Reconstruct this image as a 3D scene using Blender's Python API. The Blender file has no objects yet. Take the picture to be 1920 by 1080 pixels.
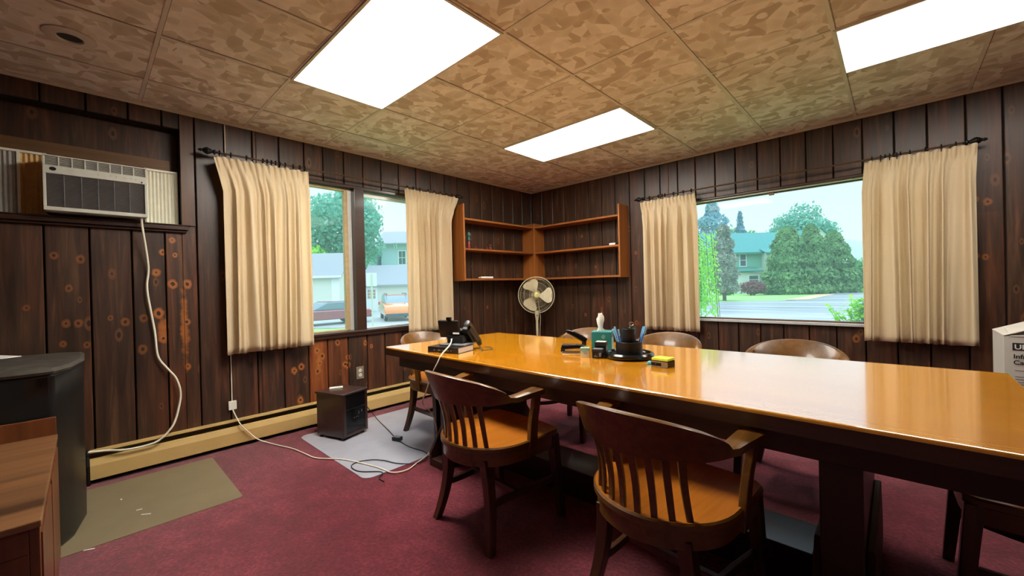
import bpy, bmesh, math, random
from mathutils import Vector, Matrix
from math import sin, cos, pi, radians
SC = bpy.context.scene
COL = SC.collection

# ------------------------------------------------------------------ camera
CAM = Vector((3.6802, -4.3227, 1.165)); yaw, pit, rol, FPX = -.7581, -.0047, -.0244, 760.08
F = Vector((sin(yaw)*cos(pit), cos(yaw)*cos(pit), sin(pit)))
R0 = Vector((cos(yaw), -sin(yaw), 0)); U0 = R0.cross(F)
R2 = R0*cos(rol) + U0*sin(rol); U2 = U0*cos(rol) - R0*sin(rol)
cd = bpy.data.cameras.new('camera'); cam = bpy.data.objects.new('camera', cd); COL.objects.link(cam)
cd.sensor_width = 36; cd.lens = 36*FPX/1920; cd.clip_start = .02; cd.clip_end = 900
cam.matrix_world = Matrix(((R2.x, U2.x, -F.x, CAM.x), (R2.y, U2.y, -F.y, CAM.y), (R2.z, U2.z, -F.z, CAM.z), (0, 0, 0, 1)))
SC.camera = cam

# ------------------------------------------------------------------ world and exposure
SC.view_settings.view_transform = 'Standard'; SC.view_settings.look = 'None'
SC.view_settings.gamma = 1; SC.view_settings.use_curve_mapping = False
SC.view_settings.exposure = 0.0
PANEL = 32.0      # brightness of the ceiling panels
SKY = 1.32
W = bpy.data.worlds.new('overcast_sky'); SC.world = W; W.use_nodes = True
nt = W.node_tree; nt.nodes.clear()
out = nt.nodes.new('ShaderNodeOutputWorld'); bg = nt.nodes.new('ShaderNodeBackground')
tc = nt.nodes.new('ShaderNodeTexCoord'); sx = nt.nodes.new('ShaderNodeSeparateXYZ'); cr = nt.nodes.new('ShaderNodeValToRGB')
cr.color_ramp.elements[0].position = 0.0; cr.color_ramp.elements[0].color = (.70, .78, .82, 1)
cr.color_ramp.elements[1].position = .5; cr.color_ramp.elements[1].color = (.62, .80, 1.0, 1)
e = cr.color_ramp.elements.new(.08); e.color = (.72, .86, .94, 1)
nz = nt.nodes.new('ShaderNodeTexNoise'); nz.inputs['Scale'].default_value = 2.2; nz.inputs['Detail'].default_value = 3
mx = nt.nodes.new('ShaderNodeMix'); mx.data_type = 'RGBA'; mx.inputs['B'].default_value = (.84, .90, .94, 1)
nt.links.new(tc.outputs['Generated'], sx.inputs[0]); nt.links.new(sx.outputs['Z'], cr.inputs[0])
nt.links.new(tc.outputs['Generated'], nz.inputs['Vector'])
nt.links.new(cr.outputs[0], mx.inputs['A']); 
mr = nt.nodes.new('ShaderNodeMapRange'); mr.inputs['From Min'].default_value = .45; mr.inputs['From Max'].default_value = .7; mr.inputs['To Max'].default_value = .8
nt.links.new(nz.outputs[0], mr.inputs['Value']); nt.links.new(mr.outputs[0], mx.inputs['Factor'])
nt.links.new(mx.outputs['Result'], bg.inputs['Color']); 
st = nt.nodes.new('ShaderNodeMapRange'); st.inputs['From Min'].default_value = .22; st.inputs['From Max'].default_value = .9   # an overcast sky is brightest overhead
st.inputs['To Min'].default_value = SKY; st.inputs['To Max'].default_value = SKY*2.7
nt.links.new(sx.outputs['Z'], st.inputs['Value']); nt.links.new(st.outputs[0], bg.inputs['Strength'])
nt.links.new(bg.outputs[0], out.inputs[0])

# ------------------------------------------------------------------ materials
def srgb(r, g, b):
    f = lambda c: (c/255/12.92) if c/255 <= .04045 else ((c/255+.055)/1.055)**2.4
    return (f(r), f(g), f(b), 1)
class NT:
    def __init__(s, name):
        s.m = bpy.data.materials.new(name); s.m.use_nodes = True; s.t = s.m.node_tree; s.t.nodes.clear()
        s.out = s.n('OutputMaterial')
    def n(s, typ, **kw):
        nd = s.t.nodes.new('ShaderNode'+typ)
        for k, v in kw.items(): setattr(nd, k, v)
        return nd
    def l(s, a, b): s.t.links.new(a, b)
    def v(s, inp, val):
        if hasattr(val, 'links') or isinstance(val, bpy.types.NodeSocket): s.l(val, inp)
        else: inp.default_value = val
    def math(s, op, a, b=0.0, c=None):
        nd = s.n('Math', operation=op); s.v(nd.inputs[0], a); s.v(nd.inputs[1], b)
        if c is not None: s.v(nd.inputs[2], c)
        return nd.outputs[0]
    def mix(s, fac, a, b, blend='MIX'):
        nd = s.n('Mix', data_type='RGBA', blend_type=blend); s.v(nd.inputs['Factor'], fac); s.v(nd.inputs['A'], a); s.v(nd.inputs['B'], b); return nd.outputs['Result']
    def ramp(s, fac, stops, interp='LINEAR'):
        nd = s.n('ValToRGB'); cr = nd.color_ramp; cr.interpolation = interp
        while len(cr.elements) < len(stops): cr.elements.new(.5)
        for el, (p, c) in zip(cr.elements, stops): el.position = p; el.color = c if len(c) == 4 else (*c, 1)
        s.v(nd.inputs[0], fac); return nd.outputs[0]
    def coord(s, scale=(1, 1, 1), loc=(0, 0, 0), which='Object', rot=(0, 0, 0)):
        tc = s.n('TexCoord'); mp = s.n('Mapping'); s.l(tc.outputs[which], mp.inputs[0])
        mp.inputs['Scale'].default_value = scale; mp.inputs['Location'].default_value = loc; mp.inputs['Rotation'].default_value = rot
        return mp.outputs[0]
    def noise(s, vec, scale, detail=3, rough=.5, dist=0):
        nd = s.n('TexNoise'); s.v(nd.inputs['Vector'], vec); nd.inputs['Scale'].default_value = scale
        nd.inputs['Detail'].default_value = detail; nd.inputs['Roughness'].default_value = rough; nd.inputs['Distortion'].default_value = dist
        return nd.outputs[0]
    def bump(s, h, strength=.3, dist=.01):
        nd = s.n('Bump'); nd.inputs['Strength'].default_value = strength; nd.inputs['Distance'].default_value = dist; s.v(nd.inputs['Height'], h); return nd.outputs[0]
    def pbr(s, color, rough=.5, metal=0, normal=None, ior=1.5, coat=0, coatr=.1, sheen=0, trans=0, emis=None, es=0, spec=.5):
        b = s.n('BsdfPrincipled'); s.v(b.inputs['Base Color'], color); s.v(b.inputs['Roughness'], rough); s.v(b.inputs['Metallic'], metal)
        b.inputs['IOR'].default_value = ior; b.inputs['Coat Weight'].default_value = coat; b.inputs['Coat Roughness'].default_value = coatr; b.inputs['Coat IOR'].default_value = 1.6
        b.inputs['Sheen Weight'].default_value = sheen; b.inputs['Transmission Weight'].default_value = trans; b.inputs['Specular IOR Level'].default_value = spec
        if normal is not None: s.l(normal, b.inputs['Normal'])
        if emis is not None: s.v(b.inputs['Emission Color'], emis); s.v(b.inputs['Emission Strength'], es)
        s.l(b.outputs[0], s.out.inputs[0]); return b
def plain(name, c, rough=.5, metal=0, var=.12, scale=25, bump=0, **kw):
    g = NT(name); v = g.coord(); n = g.noise(v, scale, 4)
    d = tuple(x*(1-var) for x in c[:3])+(1,); l = tuple(min(1, x*(1+var)) for x in c[:3])+(1,)
    col = g.ramp(n, [(.3, d), (.7, l)])
    g.pbr(col, rough, metal, normal=g.bump(n, bump, .003) if bump else None, **kw); return g.m
def wood(name, dark, light, axis=0, rough=.35, coat=.3, grain=22, ior=1.5, bands=1.0, coatr=.12, bs=.12, ci=1.6):
    g = NT(name); s = [grain, grain, grain]; s[axis] = grain*.06
    v = g.coord(tuple(s)); n = g.noise(v, 1.0, 6, .62, .6); n2 = g.noise(g.coord(tuple(x*.16 for x in s)), 1.0, 3, .5, 1.2*bands)
    f = g.math('ADD', g.math('MULTIPLY', n, .55), g.math('MULTIPLY', n2, .45))
    mid = tuple((a+b)/2 for a, b in zip(dark, light))
    col = g.ramp(f, [(.34, dark), (.5, mid), (.66, light)])
    g.pbr(col, rough, normal=g.bump(n, bs, .002) if bs else None, coat=coat, coatr=coatr, ior=ior).inputs['Coat IOR'].default_value = ci; return g.m
M = {}
M['table_top'] = wood('varnished_oak_top', srgb(208, 128, 8), srgb(240, 164, 26), 0, .2, 1.0, 26, 1.8, .5, .08, 0, 2.1)
M['table_dark'] = wood('dark_varnished_oak', srgb(34, 16, 10), srgb(56, 28, 16), 0, .45, .12)
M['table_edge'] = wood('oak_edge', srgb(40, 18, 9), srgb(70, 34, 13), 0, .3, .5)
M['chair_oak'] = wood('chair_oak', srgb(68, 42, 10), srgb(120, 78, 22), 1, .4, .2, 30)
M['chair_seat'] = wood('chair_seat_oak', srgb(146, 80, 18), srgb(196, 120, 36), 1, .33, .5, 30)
M['chair_leg'] = wood('chair_leg_oak', srgb(44, 24, 11), srgb(80, 46, 20), 2, .42, .2, 30)
M['shelf_oak'] = wood('shelf_oak', srgb(120, 66, 24), srgb(176, 106, 44), 2, .5, .1, 18)
M['shelf_oak_x'] = wood('shelf_oak_across', srgb(120, 66, 24), srgb(176, 106, 44), 0, .5, .1, 18)
M['shelf_oak_y'] = wood('shelf_oak_along', srgb(120, 66, 24), srgb(176, 106, 44), 1, .5, .1, 18)
M['cab_wood'] = wood('cabinet_wood', srgb(74, 36, 14), srgb(118, 64, 28), 2, .45, .2, 20)
M['cab_top'] = wood('cabinet_burl_top', srgb(70, 44, 26), srgb(142, 98, 62), 1, .4, .2, 12, 1.5, 4)
M['heater_wood'] = wood('dark_cherry', srgb(38, 20, 15), srgb(58, 32, 24), 2, .35, .4, 25)
M['foot_oak'] = wood('pedestal_foot_oak', srgb(40, 18, 12), srgb(64, 30, 20), 1, .62, 0)
M['sill_wood'] = wood('dark_sill_wood', srgb(38, 20, 12), srgb(64, 34, 20), 1, .4, .2, 25)
M['sill_wood_x'] = wood('dark_sill_wood_x', srgb(44, 22, 13), srgb(74, 38, 22), 0, .4, .2, 25)
M['sash_tan'] = plain('tan_sash', srgb(176, 150, 108), .5)
M['sash_brown'] = wood('brown_sash', srgb(96, 60, 40), srgb(130, 88, 60), 0, .5, .1)
M['alu'] = plain('pale_aluminium', srgb(205, 208, 204), .35, .2, .05)
M['beige_metal'] = plain('beige_enamel', srgb(196, 164, 104), .38, 0, .06, 6)
M['black'] = plain('black_plastic', srgb(20, 20, 22), .38, 0, .2)
M['black_gloss'] = plain('glossy_black_plastic', srgb(16, 17, 19), .16, 0, .2)
M['grey_plastic'] = plain('grey_plastic', srgb(110, 112, 114), .4)
M['iron'] = plain('black_iron', srgb(24, 20, 18), .45, .4)
M['rod_brown'] = plain('brown_rod', srgb(86, 60, 40), .4, .3)
M['white_plastic'] = plain('white_plastic', srgb(222, 220, 206), .45, 0, .04)
M['cord_white'] = plain('white_cord', srgb(228, 220, 200), .5, 0, .05)
M['ac_white'] = plain('ac_white', srgb(196, 196, 184), .5, 0, .05)
M['ac_dark'] = plain('ac_dark_grille', srgb(104, 98, 96), .5, 0, .1)
M['accordion'] = plain('accordion_plastic', srgb(226, 224, 206), .5, 0, .05)
M['chrome'] = plain('chrome', srgb(190, 190, 190), .2, .9, .05)
M['fan_cream'] = plain('fan_cream', srgb(196, 184, 148), .45, 0, .05)
M['fan_blade'] = plain('fan_blade_cream', srgb(214, 202, 166), .4, 0, .04)
M['fan_hub'] = plain('fan_hub_yellow', srgb(226, 216, 140), .4, 0, .04)
M['paper'] = plain('white_paper', srgb(236, 234, 228), .7, 0, .03)
M['book_black'] = plain('book_cover_black', srgb(26, 22, 24), .4)
M['teal_box'] = plain('teal_card', srgb(38, 128, 124), .5, 0, .1)
M['teal_pale'] = plain('pale_teal_card', srgb(142, 190, 190), .5, 0, .1)
M['mint'] = plain('mint_card', srgb(130, 176, 150), .5, 0, .1)
M['cream'] = plain('cream_card', srgb(214, 208, 180), .5, 0, .05)
M['pen_blue'] = plain('pen_blue', srgb(130, 196, 246), .3, 0, .1)
M['pen_dark'] = plain('pen_royal_blue', srgb(60, 120, 220), .3, 0, .1)
M['note_yellow'] = plain('sticky_yellow', srgb(226, 232, 60), .6, 0, .04)
M['cyan'] = plain('cyan_card', srgb(90, 190, 210), .5)
M['outlet'] = plain('outlet_steel', srgb(150, 136, 116), .35, .3)
M['red_item'] = plain('red_card', srgb(130, 40, 34), .5)
M['red_dark'] = plain('dull_red', srgb(110, 50, 44), .5)
M['teal_item'] = plain('teal_item', srgb(54, 92, 84), .5)
M['mark_grey'] = plain('printed_grey', srgb(110, 110, 112), .6, 0, .03)
M['mark_black'] = plain('printed_black', srgb(30, 30, 32), .6, 0, .03)

def mat_carpet():
    g = NT('burgundy_carpet'); v = g.coord()
    n1 = g.noise(v, 1.3, 3, .6); n2 = g.noise(v, 60, 6, .75); n3 = g.noise(v, 9, 4, .6)
    f = g.math('ADD', g.math('MULTIPLY', n1, .22), g.math('ADD', g.math('MULTIPLY', n2, .55), g.math('MULTIPLY', n3, .23)))
    col = g.ramp(f, [(.34, srgb(66, 15, 26)), (.5, srgb(112, 34, 49)), (.64, srgb(162, 70, 86))])
    g.pbr(col, .95, normal=g.bump(n2, .8, .012), sheen=.25, spec=.1); return g.m
M['carpet'] = mat_carpet()
def mat_ceiling():
    g = NT('brown_scallop_tile'); v = g.coord((1, 1, 1))
    d = g.n('TexNoise'); g.l(v, d.inputs['Vector']); d.inputs['Scale'].default_value = 7
    mp = g.n('Mix', data_type='VECTOR'); mp.inputs['Factor'].default_value = .028; g.l(v, mp.inputs['A']); g.l(d.outputs['Color'], mp.inputs['B'])
    cols = []
    for sc, rot in (((10, 17, 1), .5), ((17, 10, 1), -.35)):
        mm = g.n('Mapping'); g.l(mp.outputs['Result'], mm.inputs[0]); mm.inputs['Scale'].default_value = sc; mm.inputs['Rotation'].default_value = (0, 0, rot)
        vo = g.n('TexVoronoi', feature='F1'); g.l(mm.outputs[0], vo.inputs['Vector']); vo.inputs['Scale'].default_value = 1.0
        sp = g.n('SeparateColor'); g.l(vo.outputs['Color'], sp.inputs[0])
        # every stroke of the scallop print is one cell, darkest at its root
        cols.append(g.math('ADD', g.math('MULTIPLY', sp.outputs[0], .8), g.math('MULTIPLY', vo.outputs['Distance'], .3)))
    pick = g.math('GREATER_THAN', g.noise(v, 7.5, 1), .5)
    f = g.math('ADD', g.math('MULTIPLY', cols[0], pick), g.math('MULTIPLY', cols[1], g.math('SUBTRACT', 1.0, pick)))
    f2 = g.math('ADD', f, g.math('MULTIPLY', g.noise(v, 120, 3), .10))
    col = g.ramp(f2, [(.20, srgb(194, 184, 168)), (.42, srgb(208, 200, 187)), (.62, srgb(226, 221, 211)), (1.0, srgb(246, 244, 239))])
    g.pbr(col, .8, normal=g.bump(f, .25, .004), spec=.25); return g.m
M['ceiling'] = mat_ceiling()
M['grid_tan'] = plain('ceiling_grid_tan', srgb(216, 212, 204), .5, 0, .08, 8)
M['angle_grey'] = plain('wall_angle', srgb(214, 208, 200), .5, 0, .06)
def mat_knotty(name, axis, knots, streaks=()):
    """dark stained knotty pine; axis 0: wall runs along x, 1: along y"""
    g = NT(name); tc = g.n('TexCoord'); sp = g.n('SeparateXYZ'); g.l(tc.outputs['Object'], sp.inputs[0])
    u = sp.outputs[axis]; z = sp.outputs[2]
    at = g.n('Attribute', attribute_name='tone'); tone = at.outputs['Fac']
    at2 = g.n('Attribute', attribute_name='warm'); warm = at2.outputs['Fac']
    off = g.math('MULTIPLY', tone, 37.0)
    cb = g.n('CombineXYZ'); g.l(g.math('MULTIPLY', u, 30.0), cb.inputs[0]); g.l(g.math('ADD', g.math('MULTIPLY', z, 1.6), off), cb.inputs[1]); g.l(off, cb.inputs[2])
    n = g.noise(cb.outputs[0], 1.0, 6, .6, .8)
    cb2 = g.n('CombineXYZ'); g.l(g.math('MULTIPLY', u, 9.0), cb2.inputs[0]); g.l(g.math('ADD', g.math('MULTIPLY', z, 1.1), off), cb2.inputs[1]); g.l(off, cb2.inputs[2])
    n2 = g.noise(cb2.outputs[0], 1.0, 3, .5, .5)
    dark = g.ramp(n, [(.3, srgb(30, 19, 12)), (.55, srgb(62, 40, 25)), (.75, srgb(98, 66, 42))])
    orange = g.ramp(n, [(.3, srgb(92, 44, 18)), (.55, srgb(136, 70, 28)), (.75, srgb(170, 92, 38))])
    red = g.ramp(n, [(.3, srgb(54, 28, 17)), (.55, srgb(88, 48, 28)), (.75, srgb(118, 68, 42))])
    m2 = g.n('MapRange'); m2.inputs['From Min'].default_value = .46; m2.inputs['From Max'].default_value = .74; g.l(n2, m2.inputs['Value'])
    col = g.mix(g.math('MULTIPLY', m2.outputs[0], .75), dark, red)
    wv = g.math('SUBTRACT', g.math('ADD', warm, g.math('MULTIPLY', n2, .8)), .55)
    wc = g.n('Clamp'); g.l(wv, wc.inputs[0])
    wc2 = g.math('MULTIPLY', g.math('MULTIPLY', wc.outputs[0], g.math('GREATER_THAN', warm, .02)), g.math('LESS_THAN', z, 1.6))
    col = g.mix(wc2, col, orange)
    # wandering knots
    wob = g.noise(cb2.outputs[0], 3.0, 2)
    cv = g.n('CombineXYZ'); g.l(g.math('ADD', g.math('MULTIPLY', u, 5.4), off), cv.inputs[0]); g.l(g.math('ADD', g.math('MULTIPLY', z, 2.6), off), cv.inputs[1])
    vo = g.n('TexVoronoi', feature='F1', voronoi_dimensions='2D'); g.l(cv.outputs[0], vo.inputs['Vector']); vo.inputs['Scale'].default_value = 1
    vs = g.n('SeparateColor'); g.l(vo.outputs['Color'], vs.inputs[0])
    dv = g.math('DIVIDE', vo.outputs['Distance'], g.math('ADD', .05, g.math('MULTIPLY', vs.outputs[1], .09)))
    dv = g.math('ADD', dv, g.math('MULTIPLY', g.math('SUBTRACT', wob, .5), .7))
    dv = g.math('ADD', dv, g.math('MULTIPLY', g.math('LESS_THAN', vs.outputs[0], .45), 9))
    km = g.ramp(dv, [(0, (.0, 0, 0)), (.34, (0, 0, 0)), (.42, (1, 1, 1)), (.85, (.7, .7, .7)), (1, (0, 0, 0))])
    col = g.mix(g.math('MULTIPLY', km, .55), col, srgb(124, 80, 48))
    kc = g.math('LESS_THAN', dv, .32); col = g.mix(g.math('MULTIPLY', kc, .8), col, srgb(34, 15, 11))
    # the knots that show in this wall
    w2 = g.noise(tc.outputs['Object'], 22, 3)
    dmin = None
    for (ku, kz, s) in knots:
        a = g.math('MULTIPLY', g.math('SUBTRACT', u, ku), 1/(.028*s)); b = g.math('MULTIPLY', g.math('SUBTRACT', z, kz), 1/(.036*s))
        d = g.math('SQRT', g.math('ADD', g.math('MULTIPLY', a, a), g.math('MULTIPLY', b, b)))
        dmin = d if dmin is None else g.math('SMOOTH_MIN', dmin, d, .45)
    for (ku, kz, ru, rz) in streaks:
        a = g.math('MULTIPLY', g.math('SUBTRACT', u, ku), 1/ru); b = g.math('MULTIPLY', g.math('SUBTRACT', z, kz), 1/rz)
        d = g.math('SQRT', g.math('ADD', g.math('MULTIPLY', a, a), g.math('MULTIPLY', b, b)))
        d = g.math('ADD', g.math('MULTIPLY', d, .6), .45)
        dmin = g.math('SMOOTH_MIN', dmin, d, .1)
    dm = g.math('ADD', dmin, g.math('MULTIPLY', g.math('SUBTRACT', w2, .5), .9))
    kk = g.ramp(dm, [(0, (1, 1, 1)), (.8, (1, 1, 1)), (1.0, (0, 0, 0))])
    kcol = g.ramp(dm, [(0, srgb(46, 20, 12)), (.26, srgb(52, 22, 12)), (.36, srgb(176, 108, 52)), (.6, srgb(166, 98, 44)), (.95, srgb(126, 72, 32))])
    kf = g.math('ADD', .36, g.math('MULTIPLY', g.math('GREATER_THAN', u, -4.0), .44)) if axis == 1 else .55   # pine under the window is paler than the rest
    col = g.mix(g.math('MULTIPLY', kk, kf), col, kcol)
    g.pbr(col, g.math('ADD', .34, g.math('MULTIPLY', n, .25)), normal=g.bump(n, .15, .003), coat=.15, coatr=.3, spec=.5); return g.m
def mat_curtain():
    g = NT('cream_curtain'); v = g.coord((1, 1, 1)); n = g.noise(v, 180, 2); n2 = g.noise(v, 3, 3)
    col = g.mix(n2, srgb(226, 206, 170), srgb(240, 224, 194)); col = g.mix(g.math('MULTIPLY', n, .25), col, srgb(212, 190, 152))
    d = g.n('BsdfDiffuse'); t = g.n('BsdfTranslucent'); g.v(d.inputs['Color'], col); g.v(t.inputs['Color'], srgb(240, 214, 168)); m = g.n('MixShader'); m.inputs[0].default_value = .28
    g.l(g.bump(n, .2, .001), d.inputs['Normal'])
    g.l(d.outputs[0], m.inputs[1]); g.l(t.outputs[0], m.inputs[2]); g.l(m.outputs[0], g.out.inputs[0]); return g.m
M['curtain'] = mat_curtain()
def mat_glass():
    g = NT('window_glass'); tr = g.n('BsdfTransparent'); tr.inputs[0].default_value = (.95, .98, .98, 1)
    gl = g.n('BsdfGlossy'); gl.inputs['Roughness'].default_value = .02; fr = g.n('Fresnel'); fr.inputs[0].default_value = 1.45
    tl = g.n('BsdfTranslucent'); tl.inputs['Color'].default_value = (.8, .95, .98, 1)
    m1 = g.n('MixShader'); m1.inputs[0].default_value = .055; g.l(tr.outputs[0], m1.inputs[1]); g.l(tl.outputs[0], m1.inputs[2])
    m2 = g.n('MixShader'); g.l(g.math('MULTIPLY', fr.outputs[0], .10), m2.inputs[0]); g.l(m1.outputs[0], m2.inputs[1]); g.l(gl.outputs[0], m2.inputs[2])
    g.l(m2.outputs[0], g.out.inputs[0]); return g.m
M['glass'] = mat_glass()
def mat_panel(k):
    g = NT('light_diffuser'); v = g.coord(); sp = g.n('SeparateXYZ'); g.l(v, sp.inputs[0])
    # two tubes behind the lens: brighter over the tubes, fainter between and at the rims
    y = sp.outputs[1]; a = g.math('ABSOLUTE', g.math('SUBTRACT', g.math('ABSOLUTE', y), .14))
    s = g.math('SUBTRACT', 1.0, g.math('MULTIPLY', a, 3.2)); pr = g.n('TexNoise'); pr.inputs['Scale'].default_value = 260; g.l(v, pr.inputs['Vector'])
    s = g.math('MULTIPLY', s, g.math('ADD', .94, g.math('MULTIPLY', pr.outputs[0], .12)))
    e = g.n('Emission'); e.inputs['Color'].default_value = (1, .95, .85, 1); g.l(g.math('MULTIPLY', s, PANEL*k), e.inputs['Strength'])
    g.l(e.outputs[0], g.out.inputs[0]); return g.m
def mat_mat(name, c1, c2, rough, alpha=.8):
    g = NT(name); v = g.coord(); n = g.noise(v, 6, 4); col = g.mix(n, c1, c2)
    b = g.pbr(col, rough, normal=g.bump(g.noise(v, 90, 2), .1, .002)); b.inputs['Alpha'].default_value = alpha; return g.m
M['mat_beige'] = mat_mat('chair_mat_beige', srgb(128, 114, 88), srgb(150, 136, 108), .42)
M['mat_grey'] = mat_mat('chair_mat_grey', srgb(176, 178, 192), srgb(200, 200, 212), .25)
def mat_leather():
    g = NT('black_bin'); v = g.coord(); n = g.noise(v, 8, 5); g.pbr(g.ramp(n, [(.3, srgb(9, 11, 12)), (.7, srgb(20, 23, 23))]), .38, normal=g.bump(g.noise(v, 40, 3), .1, .003)); return g.m
M['bin'] = mat_leather()
M['bin_top'] = plain('dusty_black_top', srgb(66, 62, 56), .5, 0, .5, 14, bump=.3)
# outdoors
def leafm(name, a, b, scale=3):
    g = NT(name); v = g.coord(); n = g.noise(v, scale, 3); n2 = g.noise(v, scale*9, 2)
    col = g.ramp(g.math('ADD', g.math('MULTIPLY', n, .6), g.math('MULTIPLY', n2, .4)), [(.35, a), (.62, b)])
    d = g.n('BsdfDiffuse'); t = g.n('BsdfTranslucent'); g.v(d.inputs[0], col); g.v(t.inputs[0], col); m = g.n('MixShader'); m.inputs[0].default_value = .35
    g.l(d.outputs[0], m.inputs[1]); g.l(t.outputs[0], m.inputs[2]); g.l(m.outputs[0], g.out.inputs[0]); return g.m
M['leaf_teal'] = leafm('leaf_bluish', srgb(84, 158, 138), srgb(150, 214, 190), .6)
M['leaf_mid'] = leafm('leaf_mid', srgb(84, 152, 96), srgb(150, 206, 136), .6)
M['leaf_conifer'] = leafm('leaf_conifer', srgb(70, 124, 84), srgb(148, 190, 126), 1)
M['leaf_spruce'] = leafm('leaf_spruce', srgb(120, 166, 184), srgb(166, 204, 212), .8)
M['leaf_grey'] = leafm('leaf_greygreen', srgb(104, 122, 112), srgb(186, 190, 172), 2)
M['leaf_bright'] = leafm('leaf_bright', srgb(130, 214, 60), srgb(196, 250, 110), 3)
M['leaf_bush'] = leafm('leaf_bush', srgb(112, 205, 24), srgb(206, 250, 80), 7)
M['leaf_purple'] = leafm('leaf_purple', srgb(110, 70, 84), srgb(160, 110, 116), 3)
M['leaf_dark'] = leafm('leaf_hedge', srgb(70, 118, 78), srgb(110, 156, 100), 3)
M['bark'] = plain('bark', srgb(110, 100, 90), .9)
M['grass'] = plain('lawn_grass', srgb(146, 200, 110), .9, 0, .2, 3)
M['grass2'] = plain('lawn_grass_near', srgb(128, 206, 84), .9, 0, .2, 5)
def mat_wet():
    g = NT('wet_asphalt'); v = g.coord((.12, .9, 1), rot=(0, 0, .1)); n = g.noise(v, 1, 4, .5)
    g.pbr(g.ramp(n, [(.35, srgb(140, 146, 152)), (.65, srgb(178, 184, 190))]), g.math('ADD', .12, g.math('MULTIPLY', n, .5)), spec=.6); return g.m
M['asphalt'] = mat_wet()
M['lot'] = plain('pale_parking_lot', srgb(170, 176, 174), .5, 0, .06, 2)
M['dirt'] = plain('tan_gravel', srgb(206, 178, 140), .9, 0, .15, 4)
M['hill'] = plain('distant_hill', srgb(176, 206, 190), 1, 0, .05, .02)
M['siding_green'] = plain('green_siding', srgb(128, 194, 168), .7, 0, .04)
M['siding_white'] = plain('white_siding', srgb(206, 216, 206), .7, 0, .04)
M['roof_teal'] = plain('teal_metal_roof', srgb(44, 138, 134), .6, 0, .05, 2)
M['trim_green'] = plain('green_trim', srgb(70, 140, 124), .6)
M['trim_white'] = plain('white_trim', srgb(232, 236, 234), .6, 0, .03)
M['pane_dark'] = plain('dark_pane', srgb(84, 108, 112), .15)
M['garage_wall'] = plain('cream_garage_siding', srgb(216, 222, 208), .7, 0, .03)
M['garage_roof'] = plain('grey_shingle', srgb(160, 164, 170), .8, 0, .06)
M['blue_siding'] = plain('pale_blue_siding', srgb(176, 206, 216), .7, 0, .03)
M['car_maroon'] = plain('maroon_paint', srgb(150, 66, 84), .2, 0, .04, 1, coat=1)
M['car_orange'] = plain('orange_paint', srgb(240, 140, 62), .22, 0, .04, 1, coat=1)
M['car_dark'] = plain('car_dark_trim', srgb(70, 84, 96), .35)
M['car_glass'] = plain('car_glass', srgb(120, 140, 150), .08)
M['tyre'] = plain('tyre', srgb(54, 58, 62), .8)
M['tail_red'] = plain('tail_lamp', srgb(200, 60, 50), .2)

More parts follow.
